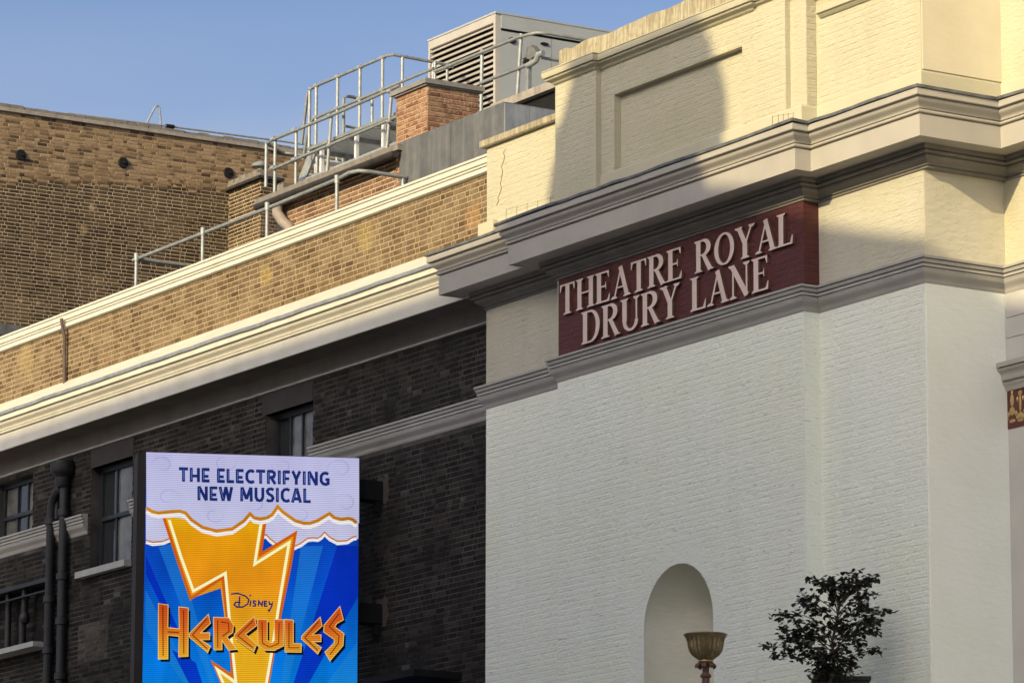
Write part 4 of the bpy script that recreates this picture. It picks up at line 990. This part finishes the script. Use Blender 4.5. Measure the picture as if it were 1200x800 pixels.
def fan(nm, mat, pts, d, grow=0):
    """filled outline (concave allowed): let the mesh tessellator split one n-gon"""
    m = pmb(); b = len(m.v)
    for p in pts: m.v.append(scr(*loc(*p), d))
    me = bpy.data.meshes.new(nm); me.from_pydata(m.v, [], [tuple(range(len(pts)))]); me.materials.append(L_[mat])
    o = bpy.data.objects.new(nm, me); C.objects.link(o); o.parent = scn; return o
fan('bolt', 'bolt', bolt, .013)
clip_print('bolt_edge', 'edge', strokes=[(bolt[10:16]+[(313, 800)], 3.4), ([(191.5, 607), (206, 652), (222.3, 700.7), (259.8, 676.5), (270, 770), (271, 791), (249, 776.5), (259, 800)], 3.4)], d=.0145)
clip_print('bolt_glow', 'glow', strokes=[([(305, 613), (297.5, 661), (338, 636), (327, 702), (318, 760), (311, 800)], 3.2), ([(197.5, 609), (211, 652), (225.5, 692), (263, 671.5), (268, 730), (275, 799), (253, 783), (260, 799)], 3.2)], d=.0155)
strip('upper_cloud', 'cloud', [(171.3, 529.4), (420.6, 536.8)], up_+[(420.0, 613.5)], .018)
clip_print('cloud_line', 'white', strokes=[(sh(up_, 4.6), 4.4)], d=.0195)
clip_print('cloud_line', 'goldl', strokes=[(sh(up_, .4), 3.8)], d=.021)
# capitals made of broad strokes, drawn on a 1 x 1 field: THE ELECTRIFYING NEW MUSICAL
DG = {'T': (.72, [[(.36, 0), (.36, 1)], [(0, .91), (.72, .91)]]), 'H': (.80, [[(.12, 0), (.12, 1)], [(.68, 0), (.68, 1)], [(.12, .42), (.68, .42)]]),
 'E': (.62, [[(.12, 0), (.12, 1)], [(.12, .91), (.62, .91)], [(.12, .42), (.54, .42)], [(.12, .09), (.62, .09)]]), 'L': (.6, [[(.12, 0), (.12, 1)], [(.12, .09), (.6, .09)]]),
 'C': (.72, [[(.70, .84), (.50, .92), (.28, .88), (.13, .70), (.12, .5), (.13, .30), (.28, .12), (.50, .08), (.70, .16)]]),
 'R': (.72, [[(.12, 0), (.12, 1)], [(.12, .92), (.42, .92), (.58, .82), (.60, .68), (.54, .52), (.12, .44)], [(.34, .46), (.66, 0)]]), 'I': (.26, [[(.13, 0), (.13, 1)]]),
 'F': (.58, [[(.12, 0), (.12, 1)], [(.12, .91), (.58, .91)], [(.12, .42), (.52, .42)]]), 'Y': (.74, [[(.37, 0), (.37, .5)], [(.08, 1), (.37, .40)], [(.37, .40), (.66, 1)]]),
 'N': (.82, [[(.12, 0), (.12, 1)], [(.70, 0), (.70, 1)], [(.12, 1), (.70, 0)]]), 'G': (.78, [[(.70, .84), (.50, .92), (.28, .88), (.13, .70), (.12, .5), (.13, .30), (.28, .12), (.50, .08), (.68, .14), (.68, .44), (.46, .44)]]),
 'W': (1.08, [[(.08, 1), (.32, 0)], [(.32, 0), (.54, 1)], [(.54, 1), (.78, 0)], [(.78, 0), (1.0, 1)]]), 'M': (1.0, [[(.12, 0), (.14, 1)], [(.16, 1), (.5, .16)], [(.5, .16), (.84, 1)], [(.86, 1), (.88, 0)]]),
 'U': (.78, [[(.12, 1), (.12, .32), (.22, .13), (.39, .08), (.56, .13), (.66, .32), (.66, 1)]]), 'S': (.64, [[(.60, .84), (.44, .92), (.22, .90), (.10, .76), (.16, .60), (.48, .42), (.56, .26), (.46, .10), (.22, .07), (.05, .16)]]),
 'A': (.80, [[(.08, 0), (.38, 1)], [(.42, 1), (.72, 0)], [(.20, .26), (.60, .26)]])}
def deco(text, x0, y0, x1, y1, h0, h1):
    adv = sum(DG[c][0]+.13 if c != ' ' else .45 for c in text)-.13; x = 0
    for c in text:
        if c == ' ': x += .45; continue
        gw = DG[c][0]
        def tr(p, x=x):
            t = (x+p[0])/adv; return (x0+(x1-x0)*t, y0+(y1-y0)*t-p[1]*(h0+(h1-h0)*t))
        pp('letter', 'navy', strokes=[([tr(p) for p in q], (x1-x0)/adv*.235) for q in DG[c][1]], d=.0215, root=scn)
        lg = max(DG[c][1], key=lambda q: abs(q[0][1]-q[-1][1])+.001*len(q))
        if abs(lg[0][1]-lg[-1][1]) > .8 and len(lg) == 2: pp('letter_line', 'hi', strokes=[([tr((p[0]+.02, .5+(p[1]-.5)*.72)) for p in lg], .55)], d=.0262, root=scn)
        x += gw+.13
def curl(cx, cy, r_, a0, turns, k=1):
    return [(cx+r_*(1-.62*i/16)*math.cos(R(a0+k*turns*i/16)), cy-r_*(1-.62*i/16)*.85*math.sin(R(a0+k*turns*i/16))) for i in range(17)]
for x, y, r_, a, t, k in ((190, 545, 14, 200, 330, -1), (262, 541, 15, 20, 300, -1), (330, 545, 13, 160, 320, 1), (398, 550, 16, 200, 330, -1), (196, 583, 13, 10, 300, 1), (404, 590, 14, 160, 330, -1), (250, 603, 12, 0, 300, -1), (352, 602, 12, 180, 300, 1), (300, 590, 10, 200, 280, 1)): clip_print('cloud_curl', 'curl', strokes=[(curl(x, y, r_, a, t, k), [.3+1.5*math.sin(math.pi*i/16) for i in range(17)])], d=.0188)
deco('THE ELECTRIFYING', 209, 564.0, 385.5, 569.2, 16.5, 16)
deco('NEW MUSICAL', 230.5, 586.2, 363.5, 589.6, 16.5, 17)
# title lettering, angular: each letter a block with a dark cast edge, a pale rim and an inner line
cc = lambda x, y: (150+x/4.286, 640+y/4.286)
TL = {
 'H': [[(148, 285), (196, 292), (194, 405), (252, 412), (250, 302), (297, 308), (295, 548), (248, 550), (250, 448), (194, 442), (194, 560), (146, 560)]],
 'E': [[(302, 435), (398, 340), (408, 385), (358, 432), (404, 432), (404, 466), (358, 466), (408, 498), (394, 530), (302, 452)]],
 'R': [[(424, 355), (500, 358), (524, 395), (520, 432), (490, 452), (540, 515), (500, 520), (466, 470), (466, 517), (426, 517)]],
 'C': [[(528, 440), (628, 352), (640, 398), (584, 440), (640, 492), (626, 528), (528, 458)]],
 'U': [[(646, 366), (694, 368), (694, 472), (718, 486), (732, 472), (730, 368), (776, 370), (776, 500), (730, 522), (680, 520), (648, 492)]],
 'L': [[(782, 368), (826, 372), (826, 488), (866, 490), (866, 532), (784, 530)]],
 'E2': [[(868, 452), (962, 358), (972, 402), (922, 446), (966, 446), (966, 480), (922, 480), (968, 510), (950, 542), (868, 466)]],
 'S': [[(1062, 305), (1080, 372), (1046, 390), (1036, 408), (1082, 440), (1078, 500), (1012, 576), (986, 532), (1034, 488), (1034, 470), (980, 432), (982, 398)]],
}
TI = {'H': [[(170, 300), (170, 545)], [(274, 320), (274, 535)], [(194, 426), (250, 430)]], 'E': [[(390, 362), (318, 442), (392, 512)]], 'R': [[(445, 370), (445, 505)], [(460, 378), (498, 384), (502, 425), (468, 450)]], 'C': [[(622, 375), (546, 448), (622, 508)]],
      'U': [[(668, 380), (670, 486), (706, 506), (752, 488), (754, 385)]], 'L': [[(804, 385), (804, 510), (856, 510)]], 'E2': [[(954, 380), (884, 460), (950, 524)]], 'S': [[(1058, 340), (1008, 405), (1058, 452), (1054, 490), (1012, 545)]]}
for k, polys in TL.items():
    q = [cc(*p) for p in polys[0]]
    fan('letter_shadow', 'ink', [(x+2.6, y+3.2) for x, y in q], .0172)
    fan('letter', 'title', q, .0202)
    clip_print('letter_rim', 'trim', strokes=[(q+[q[0]], .9)], d=.0212)
    clip_print('letter_line', 'tline', strokes=[([cc(*p) for p in l_], 1.1) for l_ in TI[k]], d=.0208)
# small handwritten name above the title
sg_ = [[(512, 240), (545, 236), (585, 250), (602, 268), (596, 290), (570, 305), (540, 304), (528, 292), (536, 280), (560, 282)], [(556, 252), (552, 300)], [(612, 272), (608, 300)], [(640, 276), (626, 274), (624, 284), (636, 290), (634, 300), (620, 300)],
       [(650, 300), (652, 276), (668, 298), (672, 274)], [(694, 278), (682, 276), (680, 290), (682, 302), (696, 300)], [(681, 289), (692, 288)], [(704, 276), (706, 292), (718, 292), (724, 276), (718, 300), (704, 326), (698, 318)], [(606, 250), (612, 244)]]
clip_print('script_name', 'navy', strokes=[([cc(*p) for p in l_], 1.7) for l_ in sg_], d=.0185)
# brackets
for z in (11.92, 10.22):
    m = MB(); p = B_-sd*.02-sn*.10; q = B_-sd*.02-sn*.40
    m.prism([(p.x, p.y, z-.14), (p.x+.02, YW-.002, z-.14), (q.x-.0, YW-.002, z-.14), (q.x, q.y, z-.14)], (0, 0, .27)); m.build('bracket', MT['black'], bb)
    MB().box(p.x-.10, p.x+.0, YW-.10, YW-.012, z-.30, z-.145).build('bracket_shoe', MT['black'], bb)
    m = MB(); pz = [(-.22, .16), (-.10, .24), (.02, .20), (.10, .26), (.19, .20), (.17, .08), (.22, -.02), (.16, -.14), (.12, -.22), (.03, -.20), (.03, .13)]
    m.prism([(p.x+a*.9, YW-.0085, z+b_*.9) for a, b_ in pz], (0, .006, 0)); m.build('mortar_patch', MT['worn'], wg)

# ------------------------------------------------------------------ lamp on the terrace
LX, LY = -42.58, 29.5
DZ = -.03
lm = thing('street_lamp', 'bronze torch lamp with fluted bowl on a brown post in front of the niche', 'lamp', (LX, LY, 7.0))
bw = [(.075, 8.265), (.10, 8.285, .04), (.145, 8.32, .06), (.178, 8.37, .07), (.192, 8.43, .07), (.198, 8.47, .06), (.212, 8.51, .045), (.236, 8.54, .012), (.252, 8.556, 0), (.248, 8.565, 0), (.225, 8.54, 0), (.19, 8.47, 0), (.18, 8.40, 0), (.12, 8.32, 0), (.02, 8.30, 0)]
m = MB(); m.lathe(LX, LY, bw, 96, nf=24); m.build('bowl', MT['bronze'], lm, True)
m = MB(); m.lathe(LX, LY, [(.02, 8.235), (.07, 8.24), (.088, 8.25), (.085, 8.262), (.05, 8.275)], 24); m.build('collar', MT['gold'], lm, True)
for k in range(8):
    t = 2*math.pi*k/8; c_, s_ = math.cos(t), math.sin(t)
    m = MB(); pts = [(.05, 8.245), (.09, 8.238), (.115, 8.215), (.125, 8.19), (.118, 8.178)]
    b = 0
    for i, (r_, z_) in enumerate(pts):
        ww = (.03, .034, .03, .02, .008)[i]
        for sgn in (-1, 1):
            m.v.append((LX+c_*r_-s_*ww*sgn, LY+s_*r_+c_*ww*sgn, z_)); m.v.append((LX+c_*(r_-.008)-s_*ww*sgn, LY+s_*(r_-.008)+c_*ww*sgn, z_-.01))
    for i in range(4):
        a = i*4; m.f += [(a, a+2, a+6, a+4), (a+1, a+5, a+7, a+3), (a, a+4, a+5, a+1), (a+2, a+3, a+7, a+6)]
    m.build('leaf_ornament', MT['brownpost'], lm, True)
m = MB(); m.lathe(LX, LY, [(.05, 8.24), (.052, 8.20), (.040, 8.17), (.038, 8.12), (.055, 8.11), (.058, 8.10), (.066, 8.085), (.060, 8.07), (.044, 8.062), (.044, 8.05), (.047, 7.95), (.05, 7.2), (.09, 7.12), (.14, 7.08), (.14, 7.0)], 24); m.build('post', MT['brownpost'], lm, True)

# ------------------------------------------------------------------ shrub and planter
TX, TY = -41.2, 30.2
r2 = Vector((math.cos(AZ), math.sin(AZ), 0)); f2 = Vector((-math.sin(AZ), math.cos(AZ), 0))
pl = thing('planter', 'black square planter box behind the dark shrub', 'planter', (TX+.2, TY+.2, 7.0))
m = MB(); c0 = Vector((TX, TY, 0))+f2*.34
q = [c0+r2*a+f2*b_ for a, b_ in ((-.12, -.22), (.48, -.22), (.48, .26), (-.12, .26))]
m.prism([(p.x, p.y, 7.0) for p in q], (0, 0, .955)); m.build('box', MT['planter'], pl)
q = [c0+r2*a+f2*b_ for a, b_ in ((-.14, -.24), (.50, -.24), (.50, .28), (-.14, .28))]
m = MB(); m.prism([(p.x, p.y, 7.957) for p in q], (0, 0, .045)); m.build('rim', MT['planter'], pl)
tr = thing('shrub', 'dark leaved shrub with sparse layered branches leaning left against the cream wall', 'shrub', (TX, TY, 7.9))
def tpos(cx, cy, dep): return Vector((TX, TY, 0))+r2*((cx/5.71-80)/94.5)+f2*dep+Vector((0, 0, 7.93+(140-cy/5.71)/93))
bm_, lfm = MB(), MB()
base = tpos(470, 830, .05); top = tpos(540, 330, 0)
trunk = [base, tpos(500, 700, .02), tpos(490, 560, 0), tpos(520, 430, -.02), top]
bm_.tube(trunk, .022, 8, .010)
tips = [(120, 335), (30, 560), (90, 620), (205, 390), (355, 115), (475, 95), (668, 45), (795, 90), (815, 205), (868, 350), (825, 445), (815, 590), (760, 600), (165, 445), (285, 610), (350, 760), (245, 265), (540, 120), (600, 95), (740, 150), (700, 260), (655, 610), (640, 650), (560, 190), (410, 185), (130, 510), (300, 205), (300, 480), (220, 530), (380, 330), (780, 300), (760, 400), (640, 430), (700, 470), (600, 520), (400, 560), (380, 650), (430, 720), (560, 640), (600, 700), (470, 640), (500, 760), (330, 290), (660, 160), (720, 110), (460, 180), (640, 330), (560, 420), (420, 480), (700, 520), (820, 380), (590, 780), (540, 760), (410, 770), (510, 230), (240, 470), (330, 420), (560, 560), (480, 420), (360, 790), (430, 800), (520, 800), (380, 710), (340, 620), (470, 730), (620, 740)]
def leaf(p, sz):
    a = Vector((random.uniform(-1, 1), random.uniform(-1, 1), random.uniform(-.55, .35))).normalized()
    n0 = Vector((random.uniform(-.7, .7), random.uniform(-.7, .7), 1)).normalized()
    s_ = a.cross(n0).normalized(); n1 = s_.cross(a)
    l_, w_ = sz, sz*.42; b = len(lfm.v)
    for (t, ww, dz) in ((0, 0, 0), (.35, 1, .10), (.7, .75, .06), (1, 0, -.12), (.7, -.75, .06), (.35, -1, .10)):
        lfm.v.append(tuple(p+a*(t*l_)+s_*(ww*w_)+n1*(dz*l_)))
    lfm.f += [(b, b+1, b+2, b+3), (b, b+3, b+4, b+5)]
for (cx, cy) in tips:
    cx, cy = 490+(cx-490)*(.93 if cx < 490 else .86), 800+(cy-800)*.88
    if cx > 620 and cy > 560 and random.random() < .7: continue
    dep = random.uniform(-.38, .33)*(1-abs(cx-470)/900)
    tip = tpos(cx, cy, dep)
    # leave the trunk lower than the tip, arch up and out
    tt = max(.08, min(.97, (830-cy-120)/520))
    k = min(int(tt*4), 3); st0 = trunk[k].lerp(trunk[k+1], tt*4-k)
    mid = st0.lerp(tip, .55)+Vector((random.uniform(-.03, .03), random.uniform(-.03, .03), .05+.05*random.random()))
    pts = [st0, st0.lerp(mid, .5)+Vector((0, 0, .012)), mid, mid.lerp(tip, .6)+Vector((0, 0, .008)), tip]
    bm_.tube(pts, .0065, 5, .0025)
    Ln = (tip-st0).length
    for _ in range(int(15+28*min(Ln, .8))):
        t = random.uniform(.42, 1.03); i = min(int(t*4), 3); p = pts[i].lerp(pts[i+1], t*4-i)
        sp = .052*(1.2-.4*t)
        p = p+Vector((random.gauss(0, sp), random.gauss(0, sp), random.gauss(0, sp*.6)))
        leaf(p, random.uniform(.05, .085))
    for _ in range(2):   # side twigs
        t = random.uniform(.5, .9); i = min(int(t*4), 3); p = pts[i].lerp(pts[i+1], t*4-i)
        e = p+Vector((random.uniform(-.10, .10), random.uniform(-.10, .10), random.uniform(-.02, .07)))
        bm_.tube([p, e], .004, 4, .002)
        for _ in range(6): leaf(p.lerp(e, random.uniform(.3, 1.1))+Vector((random.gauss(0, .015), random.gauss(0, .015), random.gauss(0, .012))), random.uniform(.04, .065))
bm_.build('trunk', MT['bark'], tr, True)
stuff(lfm.build('crown', MT['leaf'], tr))
